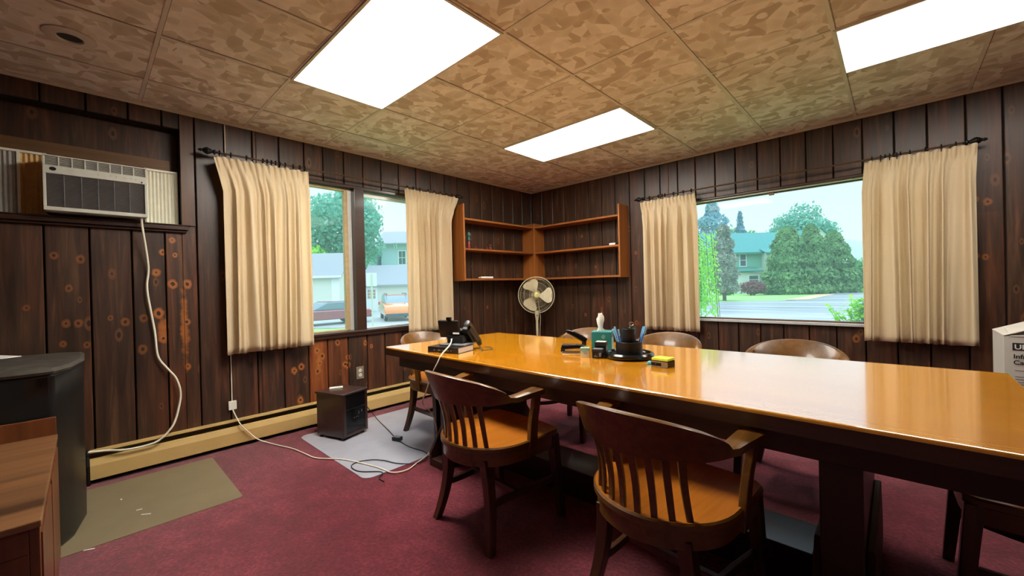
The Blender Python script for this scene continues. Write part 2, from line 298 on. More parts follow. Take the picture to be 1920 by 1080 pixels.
# ------------------------------------------------------------------ helpers
def link(name, data, parent=None, loc=(0, 0, 0), rz=0):
    o = bpy.data.objects.new(name, data); COL.objects.link(o); o.location = loc; o.rotation_euler = (0, 0, rz)
    if parent is not None: o.parent = parent
    return o
def tag(o, label=None, cat=None, group=None, kind=None):
    if label: o['label'] = label
    if cat: o['category'] = cat
    if group: o['group'] = group
    if kind: o['kind'] = kind
    return o
def empty(name, loc=(0, 0, 0), rz=0):
    o = link(name, None, None, loc, rz); o.empty_display_size = .1; return o
def copy_tree(o, parent=None):
    c = o.copy(); COL.objects.link(c); c.parent = parent
    for ch in o.children: copy_tree(ch, c)
    return c
class MB:
    def __init__(s): s.bm = bmesh.new(); s.mi = 0
    def _f(s, vs):
        try: f = s.bm.faces.new(vs); f.material_index = s.mi; return f
        except ValueError: return None
    def hexa(s, p):   # 8 points: bottom 4 ccw, top 4 ccw
        v = [s.bm.verts.new(q) for q in p]
        for a in ((3, 2, 1, 0), (4, 5, 6, 7), (0, 1, 5, 4), (1, 2, 6, 5), (2, 3, 7, 6), (3, 0, 4, 7)): s._f([v[i] for i in a])
        return s
    def ring(s, prof, c=(0, 0, 0), n=40, rot=None):   # closed profile swept round the axis
        rot = rot or Matrix.Identity(3); c = Vector(c)
        rv = [[s.bm.verts.new(c + rot @ Vector((r*cos(2*pi*i/n), r*sin(2*pi*i/n), z))) for r, z in prof] for i in range(n)]; m = len(prof)
        for i in range(n):
            for k in range(m): s._f([rv[i][k], rv[(i+1) % n][k], rv[(i+1) % n][(k+1) % m], rv[i][(k+1) % m]])
        return s
    def box(s, a, b):
        x0, y0, z0 = (min(a[i], b[i]) for i in range(3)); x1, y1, z1 = (max(a[i], b[i]) for i in range(3))
        return s.hexa([(x0, y0, z0), (x1, y0, z0), (x1, y1, z0), (x0, y1, z0), (x0, y0, z1), (x1, y0, z1), (x1, y1, z1), (x0, y1, z1)])
    def obox(s, c, ax, ay, az, rot):   # centred oriented box, rot = Matrix 3x3
        c = Vector(c); h = [(-1, -1, -1), (1, -1, -1), (1, 1, -1), (-1, 1, -1), (-1, -1, 1), (1, -1, 1), (1, 1, 1), (-1, 1, 1)]
        return s.hexa([c + rot @ Vector((x*ax/2, y*ay/2, z*az/2)) for x, y, z in h])
    def loft(s, rings, caps=True, closed=True):
        rv = [[s.bm.verts.new(p) for p in r] for r in rings]; n = len(rings[0])
        for a, b in zip(rv, rv[1:]):
            for i in range(n if closed else n-1):
                j = (i+1) % n; s._f([a[i], a[j], b[j], b[i]])
        if caps: s._f(rv[0][::-1]); s._f(rv[-1])
        return s
    def prism(s, pts, z0, z1):
        return s.loft([[(x, y, z0) for x, y in pts], [(x, y, z1) for x, y in pts]])
    def extr(s, pts, vec):    # planar 3D polygon extruded by vec
        vec = Vector(vec); return s.loft([[Vector(q) for q in pts], [Vector(q)+vec for q in pts]])
    def lathe(s, prof, c=(0, 0, 0), n=24, rot=None):
        rot = rot or Matrix.Identity(3); c = Vector(c); rings = []
        for r, z in prof: rings.append([c + rot @ Vector((max(r, 1e-4)*cos(2*pi*i/n), max(r, 1e-4)*sin(2*pi*i/n), z)) for i in range(n)])
        return s.loft(rings)
    def tube(s, pts, r, n=8, r1=None):
        pts = [Vector(p) for p in pts]; rings = []; up = Vector((0, 0, 1))
        prev = None
        for i, p in enumerate(pts):
            t = (pts[min(i+1, len(pts)-1)] - pts[max(i-1, 0)]).normalized()
            if prev is None: a = t.cross(up if abs(t.z) < .95 else Vector((1, 0, 0))).normalized()
            else: a = (prev - t*prev.dot(t)).normalized()
            prev = a; b = t.cross(a); rr = r if r1 is None else r + (r1-r)*i/(len(pts)-1)
            rings.append([p + (a*cos(2*pi*k/n) + b*sin(2*pi*k/n))*rr for k in range(n)])
        return s.loft(rings)
    def build(s, name, mats, parent=None, smooth=False, bevel=0, loc=(0, 0, 0), rz=0, seg=2, angle=35):
        bmesh.ops.recalc_face_normals(s.bm, faces=s.bm.faces)
        me = bpy.data.meshes.new(name); s.bm.to_mesh(me); s.bm.free()
        for m in (mats if isinstance(mats, (list, tuple)) else [mats]): me.materials.append(M[m] if isinstance(m, str) else m)
        o = link(name, me, parent, loc, rz)
        if smooth:
            for p in me.polygons: p.use_smooth = True
            try: me.set_sharp_from_angle(angle=radians(angle))
            except Exception: pass
        if bevel:
            b = o.modifiers.new('bevel', 'BEVEL'); b.width = bevel; b.segments = seg; b.limit_method = 'ANGLE'; b.angle_limit = radians(40)
        return o
def spline(pts, n=8):
    P = [Vector(p) for p in pts]; out = []
    for i in range(len(P)-1):
        p0, p1, p2, p3 = P[max(i-1, 0)], P[i], P[i+1], P[min(i+2, len(P)-1)]
        for k in range(n):
            t = k/n; out.append(.5*((2*p1) + (p2-p0)*t + (2*p0-5*p1+4*p2-p3)*t*t + (3*p1-p0-3*p2+p3)*t**3))
    out.append(P[-1]); return out
def text_mesh(txt, size, mat, parent, mw, name='lettering', depth=.0004, bold=False):
    c = bpy.data.curves.new('text', 'FONT'); c.body = txt; c.size = size; c.extrude = depth
    if bold: c.offset = size*.02
    t = bpy.data.objects.new('text', c); COL.objects.link(t); bpy.context.view_layer.update()
    me = bpy.data.meshes.new_from_object(t.evaluated_get(bpy.context.evaluated_depsgraph_get())); bpy.data.objects.remove(t)
    me.materials.clear(); me.materials.append(M[mat]); o = link(name, me, parent); o.matrix_local = mw; return o
def frame_mat(origin, right, up):
    r = Vector(right).normalized(); u = Vector(up).normalized(); n = r.cross(u)
    return Matrix(((r.x, u.x, n.x, origin[0]), (r.y, u.y, n.y, origin[1]), (r.z, u.z, n.z, origin[2]), (0, 0, 0, 1)))
I3 = Matrix.Identity(3)

# ------------------------------------------------------------------ room shell
H = 2.464; X1, Y1 = 6.2, -6.4
tag(MB().box((-.14, Y1-.1, -.08), (X1+.1, .14, 0)).build('floor', 'carpet'), kind='structure')
tag(MB().box((-.14, Y1-.1, H), (X1+.1, .14, H+.06)).build('ceiling', 'ceiling'), kind='structure')

def board_wall(name, axis, lo, hi, seams, holes, mats, warm={}, rseed=1):
    """boards on the inner face; room side is +x for axis 1 (wall x=0) and -y for axis 0 (wall y=0)"""
    rnd = random.Random(rseed)
    mb = MB(); tone = []; wm = []
    def P(u, d, z): return (-d, u, z) if axis == 1 else (u, d, z)
    def add(u0, u1, d0, d1, z0, z1, mi, t, w):
        if u1-u0 < .002 or z1-z0 < .002: return
        mb.mi = mi; n0 = len(mb.bm.faces); mb.box(P(u0, d0, z0), P(u1, d1, z1)); 
        for _ in range(6): tone.append(t); wm.append(w)
    def vert(u0, u1):
        um = (u0+u1)/2; iv = [(0, H)]
        for (a, b, c, d) in holes:
            if a < um < b:
                niv = []
                for (z0, z1) in iv:
                    if c > z0: niv.append((z0, min(c, z1)))
                    if d < z1: niv.append((max(d, z0), z1))
                iv = niv
        return iv
    ss = sorted(set([lo, hi] + [s for s in seams if lo < s < hi]))
    for a, b in zip(ss, ss[1:]):
        t = rnd.random(); w = 0
        for (k, wv) in warm.items():
            if a < k < b: w = wv
        cuts = sorted(set([a, b] + [x for h in holes for x in h[:2] if a < x < b]))
        for c, d in zip(cuts, cuts[1:]):
            g0 = .004 if c == a else 0; g1 = .004 if d == b else 0
            for z0, z1 in vert(c, d):
                add(c+g0, d-g1, 0, .018, z0, z1, 0, t, w)
    cuts = sorted(set([lo, hi] + [x for h in holes for x in h[:2]]))
    for c, d in zip(cuts, cuts[1:]):
        for z0, z1 in vert(c, d): add(c, d, .0182, .14, z0, z1, 1, 0, 0)
    me_bm = mb.bm; bmesh.ops.recalc_face_normals(me_bm, faces=me_bm.faces)
    me = bpy.data.meshes.new(name); me_bm.to_mesh(me); me_bm.free()
    for m in mats: me.materials.append(m if not isinstance(m, str) else M[m])
    for nm, data in (('tone', tone), ('warm', wm)):
        at = me.attributes.new(nm, 'FLOAT', 'FACE'); at.data.foreach_set('value', data)
    o = link(name, me); b = o.modifiers.new('bevel', 'BEVEL'); b.width = .004; b.segments = 1; b.limit_method = 'ANGLE'
    return tag(o, kind='structure')
M['gap'] = plain('seam_black', srgb(16, 9, 7), .9)
LK = [(-4.442, 1.417, .8), (-4.333, 1.398, .9), (-4.385, 1.216, .7), (-4.401, 1.005, .8), (-4.35, 1.001, .8), (-4.416, .88, .7), (-4.316, .864, .7), (-4.553, 1.108, .6), (-4.208, 1.02, .6), (-4.139, .994, .9), (-3.979, 1.317, 1), (-3.889, 1.546, .8), (-3.942, 1.458, .8), (-3.877, 1.442, .6), (-3.893, 1.236, 1.1), (-3.813, 1.235, 1.1), (-3.971, 1.035, 1.2), (-4.048, 1.008, .9), (-3.95, .86, 1), (-4.057, .801, 1), (-3.823, .965, .9), (-3.823, .648, .8), (-3.12, .499, 1), (-3.064, .522, 1), (-3.076, .242, 1), (-2.93, .64, 1.1), (-2.89, .588, 1), (-2.93, .458, 1.1), (-2.91, .529, .9), (-2.688, .485, 1), (-2.664, .476, 1.1), (-2.662, .545, .9), (-2.751, .693, .9), (-2.488, .657, .9), (-2.429, .62, .7), (-.887, .911, .6)]
RK = [(3.441, .668, 1), (4.093, 1.695, .8), (4.151, 1.671, .9), (4.093, 1.297, .7), (4.137, 1.287, .7), (1.538, 1.509, .7), (1.531, .714, .9), (.82, 1.771, .6), (.848, .784, .7), (1.01, 1.378, .6)]
M['pine_left'] = mat_knotty('knotty_pine_left', 1, LK, [(-3.835, .93, .03, .34), (-2.92, .55, .03, .2), (-3.95, .93, .035, .1)])
M['pine_right'] = mat_knotty('knotty_pine_right', 0, RK, [(1.08, .8, .02, .12)])
seamL = [-1.877+.186*k for k in range(1, 11)] + [-2.086, -2.281, -2.469, -2.654, -2.841, -3.0, -3.195, -3.386, -3.57, -3.751, -3.929, -4.099, -4.293, -4.482] + [-4.482-.187*k for k in range(1, 12)] + [-1.877]
seamR = [1.66-.184*k for k in range(1, 9)] + [1.66, 1.836, 2.026, 2.206, 2.394, 2.576, 2.76, 2.941, 3.129, 3.315, 3.5, 3.686, 3.864, 4.056, 4.226] + [4.226+.185*k for k in range(1, 12)]
W1 = (-3.36, -1.72, .765, 2.14); AL = (-4.98, -3.836, 1.645, 2.335); W2 = (1.93, 3.86, .778, 2.0)
board_wall('wall_left', 1, Y1, .0, seamL, [W1, AL], ['pine_left', 'gap'], {-2.92: 1.0, -2.75: .62, -2.56: .12, -2.36: .35, -2.18: .3, -3.84: .28, -3.1: .12, -4.01: .1, -4.2: .06}, 5)
board_wall('wall_back', 0, -.14, X1, seamR, [W2], ['pine_right', 'gap'], {3.4: .2, 3.2: .12, 4.14: .25, 1.1: .12}, 9)
tag(MB().box((X1, Y1-.1, 0), (X1+.1, .14, H)).build('wall_right', 'pine_right'), kind='structure')
tag(MB().box((-.14, Y1-.1, 0), (X1, Y1, H)).build('wall_front', 'pine_left'), kind='structure')

# ceiling grid of T bars, wall angle
s = .6096; gx0, gy0 = .4131, -4.0400
g = MB(); 
xs = [gx0+s*i for i in range(0, 10) if gx0+s*i < X1-.1]; ys = [gy0+s*j for j in range(-3, 7)]
for i, x in enumerate(xs):
    w = .013 if i == 4 or i == 0 else .009
    g.box((x-w, Y1, H-.004), (x+w, 0, H+.002))
for y in ys: g.box((0, y-.009, H-.0036), (X1, y+.009, H+.002))
tag(g.build('trim_1', 'grid_tan'), kind='structure')
g = MB()   # shadow gaps where tiles drop into the grid
for x in xs: g.box((x+.0125, Y1, H-.0015), (x+.0145, 0, H+.001))
for y in ys: g.box((0, y+.0095, H-.0012), (X1, y+.0115, H+.001))
tag(g.build('trim_2', 'sash_brown'), kind='structure')
g = MB().box((0, Y1, H-.02), (.004, 0, H)).box((0, Y1, H-.004), (.022, 0, H)).box((0, -.004, H-.02), (X1, 0, H)).box((0, -.022, H-.0042), (X1, 0, H-.0002))
tag(g.build('trim_3', 'angle_grey'), kind='structure')

# window 1 (left wall, pair of lights)
w1 = empty('window_1', (0, -2.51, .765)); tag(w1, kind='structure'); oy, oz = -2.51, .765
def L1(mb, a, b): mb.box((a[0], a[1]-oy, a[2]-oz), (b[0], b[1]-oy, b[2]-oz)); return mb
g = MB(); L1(g, (-.14, -3.36, .765), (.0, -3.34, 2.14)); L1(g, (-.14, -1.74, .765), (0, -1.72, 2.14)); L1(g, (-.14, -3.34, 2.118), (-.0, -1.74, 2.14)); L1(g, (-.14, -3.34, .765), (.03, -1.74, .785))
g.build('window_frame', 'sill_wood', w1, bevel=.002)
L1(MB(), (-.1, -2.562, .785), (.004, -2.468, 2.118)).build('mullion', 'sill_wood', w1, bevel=.003)
g = MB(); L1(g, (-.10, -2.635, .79), (-.055, -2.6, 2.118)); L1(g, (-.10, -3.33, 2.09), (-.055, -2.635, 2.112)); L1(g, (-.10, -3.34, .785), (-.055, -2.635, .80)); L1(g, (-.10, -3.34, .8), (-.055, -3.31, 2.09))
g.build('window_sash', 'sash_tan', w1, bevel=.002)
g = MB(); L1(g, (-.105, -2.598, .785), (-.06, -2.563, 2.118)); L1(g, (-.11, -2.467, 2.07), (-.08, -1.74, 2.112)); L1(g, (-.11, -2.467, .785), (-.07, -1.74, .797)); L1(g, (-.11, -1.77, .79), (-.08, -1.74, 2.1))
g.build('storm_frame', 'alu', w1, bevel=.002)
for a, b in ((-3.33, -2.6), (-2.467, -1.742)): L1(MB(), (-.092, a, .787), (-.089, b, 2.115)).build('glass_pane', 'glass', w1)
# interior casing sill line
tag(MB().box((-.0, -3.42, .735), (.022, -1.66, .764)).build('trim_4', 'sill_wood', bevel=.003), kind='structure')

# window 2 (picture window)
w2 = empty('window_2', (2.895, 0, .778)); tag(w2, kind='structure')
def L2(mb, a, b): mb.box((a[0]-2.895, a[1], a[2]-.778), (b[0]-2.895, b[1], b[2]-.778)); return mb
g = MB(); L2(g, (1.93, 0, .778), (1.95, .14, 2.0)); L2(g, (3.84, 0, .778), (3.86, .14, 2.0)); L2(g, (1.95, 0, 1.985), (3.84, .14, 2.0)); L2(g, (1.95, -.03, .778), (3.84, .14, .786))
g.build('window_frame', 'sill_wood_x', w2, bevel=.002)
g = MB(); L2(g, (1.95, .07, 1.962), (3.84, .10, 1.985)); L2(g, (1.95, .05, .786), (3.84, .10, .80)); g.build('window_sash', 'sash_brown', w2, bevel=.002)
g = MB(); L2(g, (1.95, .03, 1.972), (3.84, .066, 1.985)); L2(g, (1.93, -.034, .768), (3.86, -.002, .79)); L2(g, (1.95, .075, .8), (1.968, .10, 1.962)); L2(g, (3.822, .075, .8), (3.84, .10, 1.962)); g.build('white_stop', 'alu', w2, bevel=.001)
L2(MB(), (2.84, .045, 1.945), (2.88, .07, 1.985)).build('latch', 'sash_brown', w2, bevel=.002)
L2(MB(), (1.968, .084, .8), (3.822, .088, 1.962)).build('glass_pane', 'glass', w2)

# alcove around the air conditioner
g = MB().box((-.14, -4.98, 1.645), (-.12, -3.836, 2.335))
tag(g.build('trim_5', 'pine_left'), kind='structure')
g = MB().box((-.12, -4.9, 2.045), (-.085, -3.88, 2.12)).box((-.12, -4.9, 2.045), (-.07, -4.86, 2.07))
tag(g.build('trim_6', wood('alcove_rail', srgb(84, 56, 28), srgb(118, 82, 46), 1, .5, .1, 20), bevel=.003), kind='structure')
g = MB().box((-.12, -4.98, 1.645), (.052, -3.79, 1.652)).box((0, -4.98, 1.616), (.045, -3.80, 1.645)).box((0, -4.98, 1.60), (.025, -3.81, 1.616))
tag(g.build('trim_7', 'sill_wood', bevel=.003), kind='structure')
tag(MB().box((0, -3.835, 1.652), (.012, -3.757, 2.44)).build('trim_8', wood('alcove_casing', srgb(66, 40, 22), srgb(104, 68, 40), 2, .4, .2, 20), bevel=.002), kind='structure')

# ------------------------------------------------------------------ ceiling lights
def light(cx, cy, label, k):
    t = empty('ceiling_light', (cx, cy, H)); tag(t, label, 'ceiling light', 'recessed fluorescent ceiling panels')
    a, b = .6096, .3048; g = MB(); w = .014
    for (p, q) in (((-a, -b), (a, -b+w)), ((-a, b-w), (a, b)), ((-a, -b+w), (-a+w, b-w)), ((a-w, -b+w), (a, b-w))): g.box((*p, -.012), (*q, -.0002))
    g.build('light_frame', 'grid_tan', t)
    MB().box((-a+w, -b+w, -.0105), (a-w, b-w, -.003)).build('diffuser', mat_panel(k), t)
for (i, j, lb, k) in ((1, 1, 'large bright ceiling light panel, nearest one at top centre left', 1.5), (1, 4, 'ceiling light panel farthest off, near the corner above the fan', .85), (5, 4, 'ceiling light panel at upper right, cut off by the picture edge', .6)):   # each panel has its own strength factor
    light(gx0+s*(i+1), gy0+s*(j+.5), lb, k)
t = empty('recessed_fitting', (.705, -4.345, H)); tag(t, 'round recessed ceiling fitting with a dark opening, above the air conditioner', 'ceiling fitting')
MB().ring([(.095, -.001), (.097, -.006), (.085, -.010), (.05, -.012), (.046, -.004), (.046, -.0011)], n=40).build('trim_ring', 'grid_tan', t, smooth=True)
MB().lathe([(.001, -.0042), (.045, -.0042), (.045, -.0021), (.001, -.0021)], n=32).build('dark_opening', 'black', t)

# ------------------------------------------------------------------ baseboard heater
t = empty('baseboard_heater', (0, -2.3, 0)); tag(t, 'long beige metal baseboard heater along the left wall', 'heater')
yA, yB = -4.33+2.3, 2.26
def prof(mb, pts, ya=yA, yb=yB): return mb.extr([(x, ya, z) for x, z in pts], (0, yb-ya, 0))
g = MB(); prof(g, [(.001, .03), (.006, .03), (.006, .193), (.034, .193), (.036, .188), (.038, .19), (.036, .203), (.001, .203)]); g.build('back_plate', 'beige_metal', t)
g = MB(); prof(g, [(.066, .032), (.070, .032), (.070, .118), (.056, .158), (.050, .160), (.050, .156), (.066, .116)]); g.build('front_panel', 'beige_metal', t)
g = MB(); prof(g, [(.014, .168), (.044, .174), (.044, .177), (.014, .172)]); g.build('damper', 'iron', t)
g = MB(); prof(g, [(.008, .06), (.048, .06), (.048, .13), (.008, .13)], yA+.05, yB-.05); g.build('heating_element', 'iron', t)
for y in (yA, yB-.012): prof(MB(), [(.001, .0), (.071, .0), (.071, .12), (.057, .16), (.038, .204), (.001, .204)], y-.002, y+.012).build('end_cap', 'beige_metal' if y > 0 else 'iron', t, bevel=.001)

# ------------------------------------------------------------------ air conditioner
t = empty('air_conditioner', (0, -4.248, 1.652)); tag(t, 'white window air conditioner in the wall alcove', 'air conditioner')
hw = .225
g = MB().box((-.11, -hw+.005, .02), (.105, hw-.005, .345)); g.build('casing', 'ac_white', t, bevel=.004)
g = MB(); x0, x1_ = .105, .125
g.box((x0, -hw, .02), (x1_, hw, .042)).box((x0, -hw, .235), (x1_, hw, .283)).box((x0, -hw, .042), (x1_, -hw+.013, .235)).box((x0, hw-.013, .042), (x1_, hw, .235)).box((x0, -hw, .335), (x1_, hw, .343)).box((x0, -hw, .283), (x1_, -hw+.010, .335)).box((x0, hw-.01, .283), (x1_, hw, .335))
g.build('front_bezel', 'ac_white', t, bevel=.0025)
g = MB().box((x0, -hw+.013, .042), (x0+.004, hw-.013, .235))
for k in range(24): g.box((x0+.004, -hw+.013, .046+k*.0079), (x0+.012, hw-.013, .0485+k*.0079))
g.build('intake_grille', 'ac_dark', t)
g = MB()
for k in range(1, 6): y = -hw+.013+(2*hw-.026)*k/6; g.box((x0+.010, y-.0018, .042), (x0+.015, y+.0018, .235))
g.build('grille_rib', 'grey_plastic', t)
MB().box((x0, -hw+.01, .283), (x0+.002, hw-.01, .335)).build('outlet_recess', 'ac_dark', t)
g = MB()
for k in range(6): g.box((x0+.002, -hw+.01, .287+k*.0082), (x0+.014, hw-.01, .2895+k*.0082))
for k in range(1, 8): y = -hw+.01+(2*hw-.02)*k/8; g.box((x0+.006, y-.003, .283), (x0+.018, y+.003, .335))
g.build('outlet_louvre', 'ac_white', t)
rx = Matrix.Rotation(pi/2, 3, 'Y')
g = MB(); g.loft([[Vector((x, -.185+.014*cos(a), .262+.011*sin(a))) for a in [2*pi*i/20 for i in range(20)]] for x in (x1_-.001, x1_+.0015)]); g.build('oval_badge', 'iron', t)
g = MB().box((x1_-.001, .195, .242), (x1_+.001, .203, .250)); g.build('indicator', 'black', t)
for y in (.0, .055, .08, .12, .15, .17):
    MB().box((x1_-.001, y-.003, .2615), (x1_+.0008, y+.003, .2635)).build('button', 'mark_grey', t); MB().box((x1_-.001, y-.002, .254), (x1_+.0006, y+.002, .2555)).build('button_print', 'mark_grey', t)
def accordion(y0, y1, mat, name='accordion_panel'):
    g = MB(); n = max(3, int(abs(y1-y0)/.018)); pts = []
    for i in range(n*2+1): pts.append((y0+(y1-y0)*i/(2*n), -.052 if i % 2 else -.062))
    front = [(x, y) for y, x in pts]; back = [(x-.002, y) for y, x in reversed(pts)]
    g.prism([(x, y) for x, y in front+back], .012, .372)
    g.mi = 1; g.box((-.068, y0, .0), (-.046, y1, .012)).box((-.068, y0, .372), (-.046, y1, .385)).box((-.068, y1-.012 if y1 > 0 else y1, .0), (-.044, y1 if y1 > 0 else y1+.012, .385))
    return g.build(name, [mat, 'accordion'], t)
accordion(hw, .403, 'accordion'); accordion(-.33, -hw, plain('accordion_glow_tint', srgb(214, 176, 116), .5), )  # tan colour of the left section paints the light shining through it
accordion(-.56, -.33, plain('grey_accordion', srgb(170, 166, 156), .5))
# cord of the air conditioner
pts = [(.10, -4.052, 1.67), (.085, -4.05, 1.62), (.03, -4.021, 1.355), (.025, -4.03, 1.2), (.025, -3.998, .922), (.025, -3.985, .75), (.03, -3.94, .66), (.035, -3.893, .58), (.04, -3.872, .48), (.05, -3.885, .38), (.07, -3.92, .27), (.085, -3.991, .195), (.083, -4.06, .175), (.083, -4.16, .178), (.075, -4.24, .196), (.07, -4.325, .21)]
tag(MB().tube(spline(pts, 6), .0065, 8).build('power_cord', 'cord_white', smooth=True), 'thick white cord hanging from the air conditioner to the heater', 'cord')

# surface raceway and junction box, outlet
t = empty('cable_raceway', (0, -3.565, .31)); tag(t, 'thin white raceway running down the left wall to a small white box', 'cable raceway')
MB().tube([(.004, 0, .03), (.004, 0, 2.13)], .004, 6).build('raceway', 'cord_white', t)
MB().box((0, -.026, -.03), (.022, .026, .035)).build('junction_box', 'white_plastic', t, bevel=.003)
t = empty('wall_outlet', (0, -2.548, .385)); tag(t, 'metal wall outlet with two sockets above the small heater cabinet', 'outlet')
MB().box((-.001, -.036, -.058), (.005, .036, .058)).build('cover_plate', 'outlet', t, bevel=.002)
for z in (-.021, .021):
    sk = MB().lathe([(.0165, .0), (.0165, .003), (.015, .004), (.0005, .004)], c=(.004, 0, z), n=20, rot=rx).build('socket', 'white_plastic', t)
    g = MB().box((.0078, -.007, z-.001), (.0084, -.005, z+.007)).box((.0078, .005, z-.001), (.0084, .007, z+.007)).box((.0078, -.002, z-.009), (.0084, .002, z-.006)); g.build('slot', 'black', sk)

# ------------------------------------------------------------------ chairs
def lerp(a, b, t): return a+(b-a)*t
def make_chair():
    root = empty('armchair')
    # seat
    def outline(k=1.0, n=28):
        pts = []
        for i in range(n+1):
            a = -pi/2+pi*i/n; pts.append((.246*k*sin(a), -.03-.237*k*cos(a)))
        pts += [(.250*k, .10*k), (.246*k, .20*k), (.225*k, .232*k), (.12*k, .246*k), (0, .250*k), (-.12*k, .246*k), (-.225*k, .232*k), (-.246*k, .20*k), (-.25*k, .10*k)]
        return pts
    def ring(k, z, dish=0):
        r = []
        for x, y in outline(k):
            d = dish*(1-.6*abs(x)/.25); r.append((x, y, z-d))
        return r
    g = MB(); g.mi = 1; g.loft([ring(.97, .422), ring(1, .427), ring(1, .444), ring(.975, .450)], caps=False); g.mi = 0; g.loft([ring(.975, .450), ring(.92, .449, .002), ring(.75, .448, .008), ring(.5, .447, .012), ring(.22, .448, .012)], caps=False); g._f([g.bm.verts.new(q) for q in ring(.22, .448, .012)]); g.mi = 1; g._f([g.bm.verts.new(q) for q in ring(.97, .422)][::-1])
    bmesh.ops.remove_doubles(g.bm, verts=g.bm.verts, dist=.0002)
    g.build('seat', ['chair_seat', 'chair_oak'], root, smooth=True)  # darker oak on the rim faces paints the shade of the seat's side
    g = MB().loft([ring(.93, .36), ring(.945, .364), ring(.945, .422)]); g.build('seat_frame', 'chair_oak', root, smooth=True)
    # back rail with arms in one piece
    secs = []
    N = 36
    def crest(t):
        a = lerp(-pi/2, pi/2, t); return Vector((.246*sin(a), -.121-.212*cos(a), 0)), a
    for i in range(N+1):
        p, a = crest(i/N); nrm = Vector((sin(a)/.246, -cos(a)/.212, 0)).normalized(); c = max(0, cos(a))
        ztop = .68+.105*c**.686; zbot = .656-.012*min(1, c*2.2)
        hw2 = lerp(.024, .0115, min(1, c*1.6)); lean = .048*min(1, c*1.5)
        o1 = p+nrm*hw2*.8; i1 = p-nrm*hw2*1.2
        bo = p+nrm*(hw2-lean); bi = p-nrm*(hw2+lean)
        secs.append([(bi.x, bi.y, zbot), (bo.x, bo.y, zbot), (o1.x, o1.y, ztop-.004), (lerp(o1.x, i1.x, .3), lerp(o1.y, i1.y, .3), ztop), (lerp(o1.x, i1.x, .75), lerp(o1.y, i1.y, .75), ztop), (i1.x, i1.y, ztop-.004)])
    def armsec(x, y, w, s_):
        zt = .676+.014*max(0, min(1, (y+.06)/.10)); zb = zt-.027
        q = [(x-w, y, zb), (x+w, y, zb), (x+w, y, zt-.004), (x+w*.6, y, zt), (x-w*.6, y, zt), (x-w, y, zt-.004)]
        if s_ < 0: q = [(x+w, y, zb), (x-w, y, zb), (x-w, y, zt-.004), (x-w*.6, y, zt), (x+w*.6, y, zt), (x+w, y, zt-.004)]
        return q
    right = [armsec(.247, -.09, .025, 1), armsec(.250, -.04, .029, 1), armsec(.258, .01, .034, 1), armsec(.264, .05, .037, 1), armsec(.265, .062, .034, 1)]
    left = [armsec(-.265, .062, .034, -1), armsec(-.264, .05, .037, -1), armsec(-.258, .01, .034, -1), armsec(-.250, -.04, .029, -1), armsec(-.247, -.09, .025, -1)]
    MB().loft(left+secs+right).build('back_rail', 'chair_oak', root, smooth=True, angle=50)
    # slats
    for i in range(8):
        a = radians(lerp(-46, 46, i/7)); fx, fy = .226*sin(a), -.03-.217*cos(a); c, aa = Vector((.246*sin(a*1.12), -.121-.212*cos(a*1.12), 0)), a*1.12
        nrm = Vector((sin(aa)/.246, -cos(aa)/.212, 0)).normalized(); tp = c-nrm*.046
        rings = []
        for k in range(6):
            t = k/5; p = Vector((lerp(fx, tp.x, t), lerp(fy, tp.y, t), lerp(.444, .662, t))); bow = -.012*sin(pi*t); p += nrm*bow
            tg = Vector((-nrm.y, nrm.x, 0)); w = lerp(.010, .0125, t); d = .0055
            rings.append([p-tg*w-nrm*d, p+tg*w-nrm*d, p+tg*w+nrm*d, p-tg*w+nrm*d])
        MB().loft(rings).build('slat', 'chair_oak', root, bevel=.002)
    for sg in (-1, 1):
        # arm post
        path = spline([(.238, .028, .37), (.243, .030, .45), (.252, .030, .54), (.262, .036, .61), (.264, .04, .657)], 3); rings = []
        for k, p in enumerate(path):
            t = k/(len(path)-1); w = .0125; d = lerp(.026, .020, t)
            rings.append([(sg*(p.x-w), p.y-d, p.z), (sg*(p.x+w), p.y-d, p.z), (sg*(p.x+w), p.y+d, p.z), (sg*(p.x-w), p.y+d, p.z)])
        MB().loft(rings).build('arm_post', 'chair_oak', root, bevel=.003)
        # front leg
        rings = []
        for k in range(6):
            t = k/5; x = lerp(.212, .232, t); y = lerp(.205, .240, t); z = lerp(.424, 0, t); w = lerp(.0235, .017, t)
            rings.append([(sg*(x-w), y-w, z), (sg*(x+w), y-w, z), (sg*(x+w), y+w, z), (sg*(x-w), y+w, z)])
        MB().loft(rings).build('leg', 'chair_leg', root, bevel=.003)
        # rear leg: sabre curve
        rings = []
        for k in range(9):
            t = k/8; x = lerp(.145, .208, t**1.5); y = lerp(-.175, -.212, t*t) + .012*sin(pi*t); z = lerp(.39, 0, t); w = lerp(.024, .017, t)
            rings.append([(sg*(x-w), y-w, z), (sg*(x+w), y-w, z), (sg*(x+w), y+w, z), (sg*(x-w), y+w, z)])
        MB().loft(rings).build('leg', 'chair_leg', root, bevel=.003)
        # side stretcher, bowed
        pa, pb = Vector((.165, -.18, .185)), Vector((.222, .225, .205)); rings = []
        for k in range(9):
            t = k/8; p = pa.lerp(pb, t); p.x -= .02*sin(pi*t); p.z -= .012*sin(pi*t)
            rings.append([(sg*(p.x-.010), p.y, p.z-.014), (sg*(p.x+.010), p.y, p.z-.014), (sg*(p.x+.010), p.y, p.z+.014), (sg*(p.x-.010), p.y, p.z+.014)])
        MB().loft(rings).build('stretcher', 'chair_leg', root, bevel=.002)
    MB().box((-.172, -.012, .171), (.172, .012, .197)).build('stretcher', 'chair_leg', root, bevel=.002)
    return root
ch = make_chair(); GC = 'curved back wooden armchairs round the long table'
